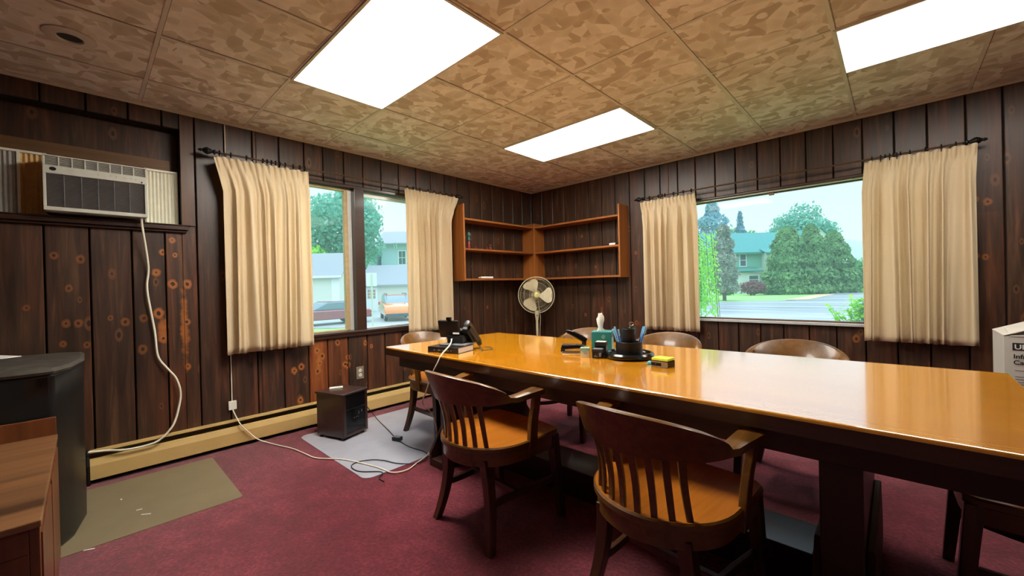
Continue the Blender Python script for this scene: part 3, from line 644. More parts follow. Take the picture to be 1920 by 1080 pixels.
spots = [((2.193, -2.913), -.055, 'wooden armchair on the near side of the table, under the phone cable'),
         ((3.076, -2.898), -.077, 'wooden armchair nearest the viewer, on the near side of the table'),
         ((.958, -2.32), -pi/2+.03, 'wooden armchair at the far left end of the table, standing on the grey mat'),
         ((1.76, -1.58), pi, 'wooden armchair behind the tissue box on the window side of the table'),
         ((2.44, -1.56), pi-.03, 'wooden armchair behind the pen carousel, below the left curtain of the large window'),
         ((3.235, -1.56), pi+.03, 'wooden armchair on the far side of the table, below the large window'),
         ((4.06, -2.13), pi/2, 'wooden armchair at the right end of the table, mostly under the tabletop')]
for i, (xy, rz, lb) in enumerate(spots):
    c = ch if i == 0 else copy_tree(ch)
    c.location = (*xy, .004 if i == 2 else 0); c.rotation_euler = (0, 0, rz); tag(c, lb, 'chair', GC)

# ------------------------------------------------------------------ table
t = empty('conference_table', (2.53, -2.33, 0)); tag(t, 'long varnished wooden conference table with dark pedestals', 'table')
ox, oy_ = 2.53, -2.33
top = [(1.065, -2.869), (4.0, -2.892), (4.01, -1.74), (1.13, -1.83)]
def insq(d): 
    return [(1.065+d-ox, -2.869+d-oy_), (4.0-d-ox, -2.892+d-oy_), (4.01-d-ox, -1.74-d-oy_), (1.13+d-ox, -1.83-d-oy_)]
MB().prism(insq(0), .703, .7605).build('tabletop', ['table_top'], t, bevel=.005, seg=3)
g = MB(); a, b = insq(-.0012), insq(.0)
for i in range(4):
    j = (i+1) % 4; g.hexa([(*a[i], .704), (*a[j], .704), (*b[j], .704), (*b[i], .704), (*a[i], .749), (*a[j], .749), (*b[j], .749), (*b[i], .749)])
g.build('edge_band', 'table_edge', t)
g = MB(); a, b = insq(.065), insq(.09)
for i in range(4):
    j = (i+1) % 4; g.hexa([(*a[i], .62), (*a[j], .62), (*b[j], .62), (*b[i], .62), (*a[i], .703), (*a[j], .703), (*b[j], .703), (*b[i], .703)])
g.build('apron', 'table_dark', t, bevel=.003)
for x in (1.51, 3.545):
    MB().box((x-.055-ox, -2.70-oy_, 0.05), (x+.055-ox, -1.95-oy_, .703)).build('pedestal', 'table_dark', t, bevel=.004)
    g = MB(); y0, y1 = -2.78-oy_, -1.87-oy_
    for sx_ in (-1, 1):
        xa = x-ox+sx_*.0555; xb = x-ox+sx_*.078
        g.extr([(xa, y0, 0), (xa, y0, .09), (xa, y0+.14, .30), (xa, y1-.14, .30), (xa, y1, .09), (xa, y1, 0)], (xb-xa, 0, 0))
    g.box((x-.0548-ox, y0, 0), (x+.0548-ox, y1, .05))
    g.build('pedestal_foot', 'foot_oak', t, bevel=.004)
MB().box((1.62-ox, -2.50-oy_, 0), (3.445-ox, -2.262-oy_, .15)).build('foot_rail', 'table_dark', t, bevel=.004)

# ------------------------------------------------------------------ corner shelves
t = empty('corner_bookshelf', (0, 0, 1.24)); tag(t, 'two wing wooden bookshelf hung in the corner above the fan', 'bookshelf')
zb = 1.24
for z in (1.25, 1.592, 1.93):
    MB().box((.002, -1.395, z-.011-zb), (.205, -.002 if z < 1.3 else -.2, z+.011-zb)).build('shelf_board', 'shelf_oak_y', t, bevel=.002)
    MB().box((.207 if z < 1.3 else .205, -.205, z-.011-zb), (1.435, -.002, z+.011-zb)).build('shelf_board', 'shelf_oak_x', t, bevel=.002)
for z in (1.592, 1.93): MB().box((.002, -.2-.0, z-.011-zb), (.205, -.002, z+.011-zb)).build('shelf_board', 'shelf_oak_y', t)
MB().box((.002, -1.415, 1.235-zb), (.21, -1.395, 2.095-zb)).build('side_panel', 'shelf_oak', t, bevel=.002)
MB().box((1.435, -.21, 1.235-zb), (1.455, -.002, 2.055-zb)).build('side_panel', 'shelf_oak', t, bevel=.002)
MB().box((.195, -.215, 1.235-zb), (.215, -.195, 1.985-zb)).build('corner_post', 'shelf_oak', t, bevel=.002)
MB().box((.002, -.210, 1.2615-zb), (.195, -.197, 1.985-zb)).build('inner_panel', 'shelf_oak', t, bevel=.001)
MB().box((.197, -.195, 1.2615-zb), (.210, -.002, 1.985-zb)).build('inner_panel', 'shelf_oak', t, bevel=.001)
# things on the shelves
t = empty('figurine', (.17, -1.31, 1.603)); tag(t, 'small teal and red stacked ornament at the left end of the middle shelf', 'ornament')
g = MB().lathe([(.018, 0), (.02, .01), (.017, .075), (.015, .08)], n=16); g.build('red_base', 'red_item', t, smooth=True)
g = MB().lathe([(.012, .08), (.021, .09), (.022, .12), (.014, .13), (.022, .145), (.024, .165), (.018, .18), (.006, .185)], n=16); g.build('teal_top', 'teal_item', t, smooth=True)
for k, (y, h, w) in enumerate(((-1.16, .03, .012), (-1.08, .035, .012), (-.98, .04, .013), (-.93, .075, .02))):
    t = MB().lathe([(w, 0), (w*1.1, h*.3), (w*.5, h*.55), (w*.8, h*.75), (w*.5, h*.95), (.001, h)], n=12).build('trinket', 'red_dark' if k % 2 else 'red_item', None, smooth=True, loc=(.12, y, 1.603))
    tag(t, ['tiny red trinket on the middle shelf, nearest the teal ornament', 'tiny dull red trinket, second from the teal ornament', 'small red trinket next to the tallest red figurine', 'tallest dull red figurine on the middle shelf'][k], 'trinket', 'little red trinkets on the middle shelf')
t = empty('paper_roll', (.13, -1.0, 1.262), 0); tag(t, 'white rolled paper lying on the bottom left shelf', 'paper roll')
g = MB().tube([(0, -.10, .012), (0, .09, .012)], .012, 12); g.build('roll', 'paper', t, smooth=True)
MB().tube([(0, -.14, .011), (0, -.101, .011)], .010, 10).build('roll_end', 'sash_tan', t, smooth=True)
t = empty('marker_pen', (1.30, -.12, 1.603)); tag(t, 'black marker with a white label lying on the middle right shelf', 'marker')
MB().tube([(-.10, 0, .012), (-.02, 0, .012)], .011, 12).build('barrel', 'black', t, smooth=True)
MB().tube([(-.02, 0, .016), (.055, 0, .016)], .0155, 14).build('label_band', 'paper', t, smooth=True)
MB().tube([(.055, 0, .014), (.085, 0, .014)], .013, 12).build('cap', 'black', t, smooth=True)

# ------------------------------------------------------------------ pedestal fan
t = empty('pedestal_fan', (.353, -.36, 0)); tag(t, 'cream pedestal fan standing in the corner', 'fan')
MB().lathe([(.19, 0), (.19, .012), (.16, .03), (.04, .045), (.028, .07), (.001, .07)], n=40).build('base', 'fan_cream', t, smooth=True)
MB().tube([(0, 0, .06), (0, 0, .70)], .016, 14).tube([(0, 0, .70), (0, 0, .80)], .011, 12).build('pole', 'fan_cream', t, smooth=True)
yf = 0.757  # facing into the room
fwd = Vector((cos(-pi/4), sin(-pi/4), 0)); rt = Vector((-fwd.y, fwd.x, 0)); upv = Vector((0, 0, 1)); hub = Vector((0, 0, 1.044))
Rf = Matrix(((rt.x, upv.x, fwd.x), (rt.y, upv.y, fwd.y), (rt.z, upv.z, fwd.z)))
g = MB(); rings = []
for z, w, d in ((.70, .012, .010), (.74, .02, .014), (.78, .026, .018), (.82, .028, .02), (.845, .022, .016)):
    rings.append([rt*w*cos(a)+fwd*(d*sin(a)+.002)+Vector((0, 0, z)) for a in [2*pi*i/16 for i in range(16)]])
g.loft(rings).build('neck', 'fan_cream', t, smooth=True)
g = MB().loft([[rt*.008*cos(a)+fwd*(.02+k)+Vector((0, 0, .785+.013*sin(a))) for a in [2*pi*i/14 for i in range(14)]] for k in (0, .004)]); g.build('neck_button', 'grey_plastic', t)
MB().lathe([(.001, -.17), (.04, -.165), (.055, -.14), (.06, -.06), (.05, -.05), (.001, -.05)], c=hub, n=24, rot=Rf).build('motor_housing', 'fan_cream', t, smooth=True)
RR = .234
g = MB().ring([(RR-.008, -.012), (RR, -.012), (RR+.002, 0), (RR, .012), (RR-.008, .012)], c=hub, n=56, rot=Rf)
gr = g.build('guard_rim', 'fan_cream', t, smooth=True)
g = MB()
for side, dep in ((1, .05), (-1, -.045)):
    for k in range(60):
        a = 2*pi*k/60; pts = []
        for r_, zz in ((.035, dep), (.12, dep*.95), (.19, dep*.75), (.222, dep*.4), (.232, 0)): pts.append(hub+Rf@Vector((r_*cos(a+.25*(r_/.23)), r_*sin(a+.25*(r_/.23)), zz)))
        g.tube(pts, .0007, 4)
    for r_ in (.09, .16, .205):
        zz = dep*(.95 if r_ < .13 else .85 if r_ < .18 else .6); g.tube([hub+Rf@Vector((r_*cos(2*pi*k/40), r_*sin(2*pi*k/40), zz)) for k in range(41)], .0012, 4)
g.build('guard_wires', 'fan_cream', t)
for k in range(3):
    a0 = radians(-15+120*k); g = MB(); P = []
    for i in range(9):
        tt = i/8; r_ = lerp(.03, .205, tt); half = lerp(.40, .60, sin(min(1, tt*1.25)*pi/2)) * (1 if tt < .85 else lerp(1, .72, (tt-.85)/.15)); P.append((r_, half))
    front = []; back = []
    for (r_, hf) in P:
        rowf = []
        for jj in range(6):
            b = a0 + lerp(-hf, hf, jj/5) + (.25 if 1 else 0)*(r_/.2); z = lerp(.02, -.018, jj/5)
            rowf.append(Rf@Vector((r_*cos(b), r_*sin(b), z))+hub)
        front.append(rowf)
    rr = [row + [q-fwd*.002 for q in reversed(row)] for row in front]
    g.loft(rr).build('fan_blade', 'fan_blade', t, smooth=True)
MB().lathe([(.001, .062), (.025, .06), (.033, .055), (.035, .05), (.035, -.02), (.001, -.02)], c=hub, n=28, rot=Rf).build('hub_cap', 'fan_hub', t, smooth=True)
g = MB(); cpt = hub+fwd*.0625; g.obox(cpt+Vector((0, 0, .008)), .028, .004, .0015, Rf).obox(cpt+Vector((0, 0, .004))+rt*.006, .008, .003, .0015, Rf); g.build('hub_badge', 'outlet', t)
pts = [hub+fwd*-.12+rt*.03+Vector((0, 0, -.06)), hub+rt*.04-fwd*.06+Vector((0, 0, -.20)), hub+rt*.045+Vector((0, 0, -.3)), hub+rt*.035+Vector((0, 0, -.45)), hub+rt*.03+Vector((0, 0, -.7)), Vector((.02, .05, .08))]
MB().tube(spline(pts, 5), .004, 6).build('power_cord', 'fan_cream', t, smooth=True)

# ------------------------------------------------------------------ curtains and rods
def curtain(name, axis, u0t, u1t, u0b, u1b, zt, zb, off, label, seed, flare0=0, flare1=0, pleats=None, sag0=0, sag1=0, folds=9):
    rnd = random.Random(seed); nu, nz = 220, 34
    ph = [rnd.uniform(0, 6.28) for _ in range(6)]
    def P(u, d, z): return (d, u, z) if axis == 1 else (u, -d, z)
    rows = []
    for j in range(nz+1):
        t = (j/nz)**1.15; row = []
        for i in range(nu+1):
            q = i/nu
            e0 = lerp(u0t, u0b, min(1, t*6)) if True else 0; e1 = lerp(u1t, u1b, min(1, t*6))
            wq = q + .045*sin(2*pi*q*1.5+ph[0])*(.3+.7*t) + .02*sin(2*pi*q*3.3+ph[1])
            wq = min(max(wq, 0), 1) if 0 < i < nu else q
            u = lerp(e0, e1, q)
            edge = min(1, 12*q, 12*(1-q))
            big = sin(2*pi*folds*wq+ph[2]) + .45*sin(2*pi*folds*1.93*wq+ph[3]) + .25*sin(2*pi*folds*3.1*wq+ph[4]+t*2)
            sm = sin(2*pi*folds*2.2*q+ph[3]); smp = (abs(sm)**.5)*(1 if sm > 0 else -1)
            head = max(0, 1-t/.085)
            body = min(1, max(0, (t-.03)/.22))
            d = off + .010*smp*min(1, head*1.6) + (.004+.024*body+.008*t)*big*edge*(1-head*.7)
            u += .007*cos(2*pi*folds*wq+ph[2])*body*edge
            pinch = math.exp(-((t-.08)/.016)**2); d -= .010*pinch*(sin(2*pi*folds*2.2*q+ph[3])+1)*.6
            # flared ends at the top
            d += (flare0*max(0, 1-q*9)+flare1*max(0, 1-(1-q)*9))*max(0, 1-t*5)
            sag = sag0*max(0, 1-q*7)**1.5+sag1*max(0, 1-(1-q)*7)**1.5
            z = lerp(zt-sag+.004*sin(2*pi*folds*1.1*q+ph[1]), zb+.006*sin(2*pi*folds*wq+ph[2]), t)
            row.append(P(u, d, z))
        rows.append(row)
    g = MB(); g.loft(rows, caps=False, closed=False)
    t = empty(name, P((u0b+u1b)/2, off, zb)); tag(t, label, 'curtain', 'cream pleated curtains at the two windows')
    inv = Matrix.Translation(-Vector(t.location)); bmesh.ops.transform(g.bm, matrix=inv, verts=g.bm.verts)
    o = g.build('curtain_panel', 'curtain', t, smooth=True, angle=180); sd = o.modifiers.new('thick', 'SOLIDIFY'); sd.thickness = .002
    return t
curtain('curtain', 1, -3.665, -3.005, -3.605, -2.995, 2.165, .71, .105, 'wide cream curtain at the left side of the left wall window', 3, .05, 0, sag0=.02, sag1=.0, folds=7)
curtain('curtain', 1, -2.075, -1.44, -2.075, -1.50, 2.178, .716, .105, 'cream curtain at the right side of the left wall window, beside the bookshelf', 8, 0, .05, sag1=.02, folds=7)
curtain('curtain', 0, 1.672, 2.235, 1.68, 2.255, 2.052, .66, .105, 'narrow cream curtain left of the large window, behind the pen carousel', 12, .03, 0, sag0=.01, folds=7)
curtain('curtain', 0, 3.515, 4.098, 3.495, 4.09, 2.066, .672, .105, 'cream curtain right of the large window, farthest right of all', 21, 0, .04, sag1=.01, folds=6)
FIN = [(.008, 0), (.008, .012), (.018, .016), (.018, .024), (.009, .030), (.020, .048), (.026, .064), (.018, .082), (.008, .092), (.012, .10), (.007, .114), (.001, .117)]
def rod(axis, ua, ub, z, off, hooks, label, clipz):
    def P(u, d, zz): return Vector((d, u, zz)) if axis == 1 else Vector((u, -d, zz))
    t = empty('curtain_rod', P((ua+ub)/2, 0, z)); tag(t, label, 'curtain rod'); o0 = Vector(t.location)
    MB().tube([P(ua, off, z)-o0, P(ub, off, z)-o0], .007, 10).build('rod', 'rod_brown', t, smooth=True)
    for u, sgn in ((ua, -1), (ub, 1)):
        rot = Matrix.Rotation(-pi/2*sgn, 3, 'X') if axis == 1 else Matrix.Rotation(pi/2*sgn, 3, 'Y')
        MB().lathe(FIN, c=P(u, off, z)-o0, n=14, rot=rot).build('finial', 'iron', t, smooth=True)
        ui = u-sgn*.05
        b = MB(); b.box(P(ui-.008, 0, z-.03)-o0, P(ui+.008, .008, z+.03)-o0); b.box(P(ui-.006, .008, z-.012)-o0, P(ui+.006, off-.004, z-.004)-o0); b.build('wall_bracket', 'iron', t)
    for u in hooks:
        b = MB(); c = P(u, off, z)-o0; n = 12
        ringp = [c+(P(0, .015*cos(a), 0)-P(0, 0, 0))+Vector((0, 0, .015*sin(a))) for a in [2*pi*k/n for k in range(n+1)]]
        b.tube(ringp, .0045, 6); b.tube([c+Vector((0, 0, -.012)), c+Vector((0, 0, -.034))], .003, 5); b.build('curtain_ring', 'iron', t)
hkL = [-3.62, -3.55, -3.45, -3.34, -3.31, -3.28, -3.25, -3.22, -3.18, -3.12, -3.07, -3.03] + [-2.05, -1.98, -1.9, -1.8, -1.72, -1.64, -1.56, -1.48]
rod(1, -3.63, -1.44, 2.192, .10, hkL, 'black and brown curtain rod above the left wall window', 2.17)
hkR = [1.70, 1.76, 1.86, 1.90, 1.93, 2.02, 2.12, 2.2] + [3.56, 3.61, 3.635, 3.66, 3.68, 3.70, 3.72, 3.77, 3.85, 3.93, 4.0]
rod(0, 1.70, 4.03, 2.083, .10, hkR, 'brown curtain rod with black finials above the large window', 2.06)

# ------------------------------------------------------------------ cabinet heater, mats, cables
mat1 = MB()
def rr_poly(x0, y0, x1, y1, r, n=6):
    out = []
    for cx_, cy_, a0 in ((x1-r, y0+r, -90), (x1-r, y1-r, 0), (x0+r, y1-r, 90), (x0+r, y0+r, 180)):
        for k in range(n+1): a = radians(a0+90*k/n); out.append((cx_+r*cos(a), cy_+r*sin(a)))
    return out
tag(MB().prism(rr_poly(-.41, -.68, .41, .68, .02), 0, .004).build('chair_mat', 'mat_beige', loc=(.55, -4.40, .0), bevel=.0015), 'beige plastic chair mat on the carpet at left', 'floor mat', 'plastic chair mats')
tag(MB().prism(rr_poly(-.555, -.52, .555, .52, .06), 0, .004).build('chair_mat', 'mat_grey', loc=(.755, -2.645, .0), bevel=.0015), 'grey plastic chair mat under the small dark heater', 'floor mat', 'plastic chair mats')
t = empty('space_heater', (.415, -2.905, .004), radians(18)); tag(t, 'dark wooden cube space heater with black grille on the grey mat', 'heater')
MB().box((-.145, -.122, .022), (.135, .122, .345)).build('cabinet_body', 'heater_wood', t, bevel=.003)
MB().box((-.155, -.130, .345), (.155, .130, .36)).build('top_panel', 'heater_wood', t, bevel=.004)
g = MB().box((.135, -.122, .022), (.150, -.096, .345)).box((.135, .096, .022), (.150, .122, .345)).box((.135, -.096, .022), (.150, .096, .045)); g.build('front_frame', 'heater_wood', t, bevel=.002)
g = MB().box((.135, -.096, .235), (.138, .096, .345))
for k in range(11): g.box((.138, -.096, .24+k*.0095), (.146, .096, .2435+k*.0095))
g.build('upper_grille', 'black', t)
MB().box((.135, -.096, .045), (.146, .096, .225)).build('control_panel', 'black_gloss', t, bevel=.002)
MB().box((.135, -.096, .225), (.151, .096, .233)).build('divider', 'black', t)
for (ya, yb, za, zb_) in ((.03, .035, .17, .195), (.06, .065, .18, .20), (-.02, -.012, .15, .156), (0, .008, .15, .156), (.02, .028, .15, .156)):
    MB().box((.1462, ya, za), (.1472, yb, zb_)).build('button', 'mark_grey', t)
for x in (-.12, .11):
    for y in (-.1, .1): MB().lathe([(.014, 0), (.014, .022), (.001, .022)], c=(x, y, 0), n=12).build('caster', 'black', t)
o = MB().box((-.05, -.02, 0), (.05, .02, .012)).build('remote_control', 'white_plastic', None, loc=(.345, -2.92, .364), rz=radians(65), bevel=.003); tag(o, 'small white remote lying on top of the dark heater', 'remote control')
# white cable from the junction box across the floor, under the table, up to the phone
pts = [(.02, -3.565, .28), (.05, -3.555, .24), (.085, -3.53, .17), (.09, -3.48, .10), (.11, -3.43, .04), (.17, -3.37, .008), (.30, -3.33, .006), (.44, -3.286, .006), (.62, -3.26, .006), (.75, -3.235, .006), (.907, -3.134, .009), (1.085, -3.07, .0095), (1.241, -3.03, .0095), (1.36, -3.01, .0095), (1.40, -2.93, .0095), (1.36, -2.83, .0095), (1.31, -2.70, .02), (1.32, -2.64, .12), (1.40, -2.70, .25), (1.50, -2.80, .36), (1.53, -2.885, .45), (1.60, -2.905, .54), (1.665, -2.90, .66), (1.70, -2.89, .72), (1.705, -2.86, .768), (1.70, -2.80, .81), (1.66, -2.75, .832), (1.62, -2.72, .836), (1.60, -2.68, .83)]
tag(MB().tube(spline(pts, 7), .0042, 7).build('network_cable', 'cord_white', smooth=True), 'white cable running from the wall box over the floor up to the phone', 'cable')
pts = [(.24, -2.70, .10), (.30, -2.62, .05), (.45, -2.60, .009), (.70, -2.64, .0095), (.86, -2.69, .012)]
cb = MB().tube(spline([(.12, -2.60, .16), (.20, -2.58, .10), (.36, -2.57, .02), (.6, -2.62, .0095), (.86, -2.69, .014)], 6), .0035, 6)
cb.tube(spline([(.92, -2.70, .014), (1.08, -2.711, .0095), (1.25, -2.69, .0095), (1.36, -2.75, .0095), (1.36, -2.84, .0095), (1.26, -2.92, .0095), (1.16, -2.95, .0095), (1.08, -3.0, .0095), (1.04, -3.08, .0095), (1.07, -3.14, .0095), (1.18, -3.14, .009), (1.30, -3.05, .0095), (1.36, -3.10, .007), (1.42, -3.10, .005)], 6), .003, 6)
t = empty('extension_cord', (.89, -2.695, .004)); tag(t, 'thin dark cord with a black adapter block on the grey mat', 'cord')
bmesh.ops.transform(cb.bm, matrix=Matrix.Translation(-Vector(t.location)), verts=cb.bm.verts); cb.build('cable', 'black', t, smooth=True)
g = MB().box((-.035, -.022, .001), (.035, .022, .03)); g.build('adapter_block', 'black', t, bevel=.004, rz=.4)
MB().box((-.03, -.018, .0301), (.03, .018, .031)).build('adapter_label', 'mark_grey', t, rz=.4)
# scraps on the beige mat
for k, (x, y, r_, w) in enumerate(((.78, -4.12, .9, .022), (.69, -4.14, 1.4, .012), (.97, -4.33, 1.1, .020), (.46, -4.20, .2, .008))):
    tag(MB().box((-w, -.003, 0), (w, .003, .002)).build('paper_scrap', 'paper', None, loc=(x, y, .0042 if x < .95 else .001), rz=r_),
        ['longest white paper scrap on the beige mat', 'short white paper scrap beside the longest one on the beige mat', 'white paper scrap at the edge of the beige mat, by the wooden cabinet', 'tiniest white scrap on the beige mat, nearest the wall'][k], 'paper scrap', 'white scraps on the beige mat')

# ------------------------------------------------------------------ black bin, wooden cabinet at left
t = empty('waste_bin', (.50, -4.72, .004)); tag(t, 'tall black bin with a dusty top at the left edge', 'bin')
base = [(.055, .385), (-.30, .385), (-.38, .30), (-.38, -.5), (.385, -.5), (.395, .20), (.385, .292), (.28, .345)]
def bring(k, z, dx=0): return [(x*k+dx, y*k if y < 0 else y, z) for x, y in base]
MB().loft([bring(.96, 0), bring(1, .03), bring(1, .70), bring(1.0, .80), bring(1.0, .815)]).build('bin_body', 'bin', t, bevel=.03, seg=4, smooth=True)
g = MB().loft([bring(1.015, .812), [(x*1.03, y*1.02, .825) for x, y in base], [(x*.98, y*.98, .838) for x, y in base], [(x*.6, y*.6, .85) for x, y in base]]); g.build('bin_lid', 'bin_top', t, smooth=True, angle=30)
tag(MB().box((-.11, -.15, 0), (.11, .15, .003)).build('paper_sheet', 'paper', None, loc=(.30, -4.74, .857), rz=.5), 'white sheet of paper on top of the black bin', 'paper')
t = empty('side_cabinet', (1.44, -4.76, 0)); tag(t, 'wooden cabinet with a raised back edge in the lower left foreground', 'cabinet')
x0, x1_, y0, y1 = -.51, .50, -.5, .34
MB().box((x0, y0, .53), (x1_+.012, y1+.004, .55)).build('cabinet_top', 'cab_top', t, bevel=.003)
MB().box((x0-.018, y0, 0), (x0, y1, .627)).build('back_board', 'cab_wood', t, bevel=.003)
MB().box((x0, y1-.02, 0), (x1_, y1, .53)).build('side_panel', 'cab_wood', t, bevel=.002)
MB().box((x0, y0, 0), (x1_, y0+.02, .53)).build('side_panel', 'cab_wood', t, bevel=.002)
MB().box((x0, y0+.02, .04), (x1_-.03, y1-.02, .06)).build('bottom_board', 'cab_wood', t)
g = MB().box((x1_-.02, y0+.02, .46), (x1_, y1-.02, .53)).box((x1_-.02, y0+.02, 0), (x1_, y1-.02, .07)).box((x1_-.02, y1-.075, .07), (x1_, y1-.02, .46)).box((x1_-.02, y0+.02, .07), (x1_, y0+.075, .46)); g.build('face_frame', 'cab_wood', t, bevel=.002)
d_ = MB().box((x1_-.018, y0+.077, .072), (x1_-.004, y1-.077, .458)).build('door', 'cab_wood', t, bevel=.002)
g = MB().box((x0+.04, y1, .03), (x1_-.5, y1+.004, .50)).box((x0+.55, y1, .03), (x1_-.03, y1+.004, .50)); g.build('side_moulding', 'cab_wood', t, bevel=.001)

# ------------------------------------------------------------------ box at right, on a stand behind the table
t = empty('storage_crate', (4.44, -.72, 0)); tag(t, 'low dark wooden stand under the white carton in the right corner', 'stand')
MB().box((-.34, -.24, .40), (.42, .24, .43)).build('stand_top', 'table_dark', t, bevel=.003)
for x in (-.32, .40):
    for y in (-.22, .22): MB().box((x-.02, y-.02, 0), (x+.02, y+.02, .40)).build('leg', 'table_dark', t, bevel=.002)
t = empty('carton', (4.102, -.9, .43)); tag(t, 'white printed cardboard carton with open flaps in the right corner', 'box')
wd, dp, ht = .40, .36, .40
M['carton'] = plain('white_carton', srgb(206, 200, 190), .6, 0, .04, 6)
g = MB().box((0, 0, 0), (wd, .005, ht)).box((0, dp-.005, 0), (wd, dp, ht)).box((0, .005, 0), (.005, dp-.005, ht)).box((wd-.005, .005, 0), (wd, dp-.005, ht)).box((.005, .005, 0), (wd-.005, dp-.005, .005)); g.build('carton_body', 'carton', t)
g = MB().hexa([(-.002, .0, ht), (-.002, dp, ht), (-.002, dp, ht+.004), (-.002, 0, ht+.004), (wd*.6, 0, ht+.10), (wd*.6, dp, ht+.10), (wd*.6, dp, ht+.104), (wd*.6, 0, ht+.104)])
g.build('carton_flap', 'carton', t)
g = MB().hexa([(.02, -.002, ht), (wd, -.002, ht), (wd, -.002, ht+.004), (.02, -.002, ht+.004), (.02, .15, ht+.03), (wd, .15, ht+.03), (wd, .15, ht+.034), (.02, .15, ht+.034)])
g.build('carton_flap', 'carton', t)
MB().box((.028, -.0012, ht-.075), (.088, -.0002, ht-.035)).build('logo_patch', 'mark_black', t)
fm = lambda x, z, y=-.0016: frame_mat((x, y, z), (1, 0, 0), (0, 0, 1))
text_mesh('UF', .036, 'paper', t, fm(.034, ht-.068), bold=True)
MB().box((.092, -.0010, ht-.075), (.30, -.0004, ht-.035)).build('logo_strip', 'cream', t)
text_mesh('UTILITY', .034, 'mark_grey', t, fm(.098, ht-.066))
text_mesh('Infrared Heater', .032, 'mark_black', t, fm(.03, ht-.118), bold=True)
text_mesh('Cabinet Heater', .032, 'mark_black', t, fm(.03, ht-.150), bold=True)
g = MB()
for z, w in ((.185, .20), (.218, .24), (.232, .22), (.246, .23), (.26, .12)): g.box((.035, -.0010, ht-z), (.035+w, -.0003, ht-z+.004))
g.build('printed_lines', 'mark_grey', t)
g = MB().box((.062, -.0012, ht-.39), (.128, -.0002, ht-.32)); g.build('printed_picture', 'mark_black', t)
g = MB().box((.07, -.0018, ht-.342), (.085, -.0013, ht-.33)).box((.105, -.0018, ht-.342), (.12, -.0013, ht-.33)); g.build('picture_marks', 'paper', t)

# ------------------------------------------------------------------ things on the table
Z = .7605
# book under the phone
t = empty('hardback_book', (1.617, -2.72, Z), radians(15)); tag(t, 'thick black hardback book lying under the phone', 'book')
MB().box((-.115, -.083, .003), (.112, .080, .034)).build('page_block', 'paper', t)
g = MB().box((-.117, -.088, 0), (.117, .083, .003)).box((-.117, -.088, .034), (.117, .083, .037)).box((-.117, -.088, .003), (.117, -.084, .034)); g.build('cover', 'book_black', t, bevel=.001)
g = MB()
for k, w in enumerate((.01, .02, .012, .02, .01)): g.box((-.07+k*.032, -.0886, .014), (-.07+k*.032+w, -.0881, .021))
g.build('spine_lettering', 'mark_grey', t)
# desk phone, screen turned away
t = empty('desk_phone', (1.625, -2.655, Z+.037), radians(20)); tag(t, 'black desk phone on a book, seen from behind, screen facing away', 'phone')
MB().box((-.10, -.09, 0), (.085, .06, .010)).build('stand_foot', 'grey_plastic', t, bevel=.004)
MB().box((-.07, -.045, .010), (.045, .03, .06)).build('stand_neck', 'black', t, bevel=.006)
Rt = Matrix.Rotation(radians(38), 3, 'X')
g = MB(); g.obox((-.02, .02, .058), .19, .030, .10, Rt); g.build('phone_body', 'black', t, bevel=.006)
g = MB(); g.obox((-.055, -.035, .102), .15, .018, .115, Matrix.Rotation(radians(14), 3, 'X')@Matrix.Rotation(0, 3, 'Z')); sc_ = g.build('screen_housing', 'black', t, bevel=.005)
g = MB(); g.obox((-.045, -.055, .168), .032, .02, .02, I3); g.build('camera_lens', 'black_gloss', t, bevel=.003)
g = MB(); g.obox((.0, -.046, .075), .045, .004, .010, I3); g.build('barcode_label', 'paper', t)
g = MB(); rings = []
for k, (y, z, w, h) in enumerate(((-.045, .132, .018, .010), (-.03, .142, .021, .016), (.0, .130, .019, .013), (.045, .085, .019, .012), (.09, .035, .019, .013), (.115, .006, .022, .017), (.125, -.012, .019, .012))):
    n = 12; rings.append([(.075+w*cos(2*pi*i/n), y+h*.5*sin(2*pi*i/n), z+h*sin(2*pi*i/n)) for i in range(n)])
g.loft(rings).build('handset', 'black', t, smooth=True)
g = MB(); g.obox((.06, .035, .06), .06, .03, .14, Matrix.Rotation(radians(48), 3, 'X')); g.build('cradle', 'black', t, bevel=.006)
g = MB(); path = []
base_pts = spline([(.09, .10, -.02), (.12, .06, -.034), (.17, .0, -.034), (.20, .06, -.034), (.16, .11, -.034), (.12, .12, -.034)], 14)
for i, p in enumerate(base_pts): a = i*1.3; path.append(p+Vector((.003*cos(a), .0, .003*sin(a)+.002)))
g.tube(path, .0022, 5).build('coiled_cord', 'black', t, smooth=True)
# staplers
def stapler(loc, rz, open_a, label):
    t = empty('stapler', loc, rz); tag(t, label, 'stapler', 'black staplers beside the tissue box')
    g = MB().loft([[(x, y, z) for x, y in rr_poly(-.07, -.016*k, .07, .016*k, .012*k)] for z, k in ((0, 1.0), (.006, 1), (.009, .9))]); g.build('base', 'chrome', t, smooth=True)
    MB().box((-.072, -.013, .004), (-.048, .013, .034)).build('hinge', 'black_gloss', t, bevel=.003)
    R = Matrix.Rotation(-open_a, 3, 'Y')
    g = MB(); rings = []
    for x, h in ((.0, .018), (.03, .02), (.09, .018), (.125, .012), (.135, .004)):
        c = Vector((-.065, 0, .014)) + R@Vector((x, 0, .006)); u = R@Vector((0, 0, 1)); rings.append([c+Vector((0, -.015, 0)), c+Vector((0, .015, 0)), c+Vector((0, .013, 0))+u*h*1.35, c+Vector((0, -.013, 0))+u*h*1.35])
    g.loft(rings).build('arm', 'black_gloss', t, bevel=.004)
    g = MB(); g.obox(Vector((-.065, 0, .014))+R@Vector((.062, 0, .002)), .12, .014, .007, R); g.build('magazine', 'chrome', t, bevel=.001)
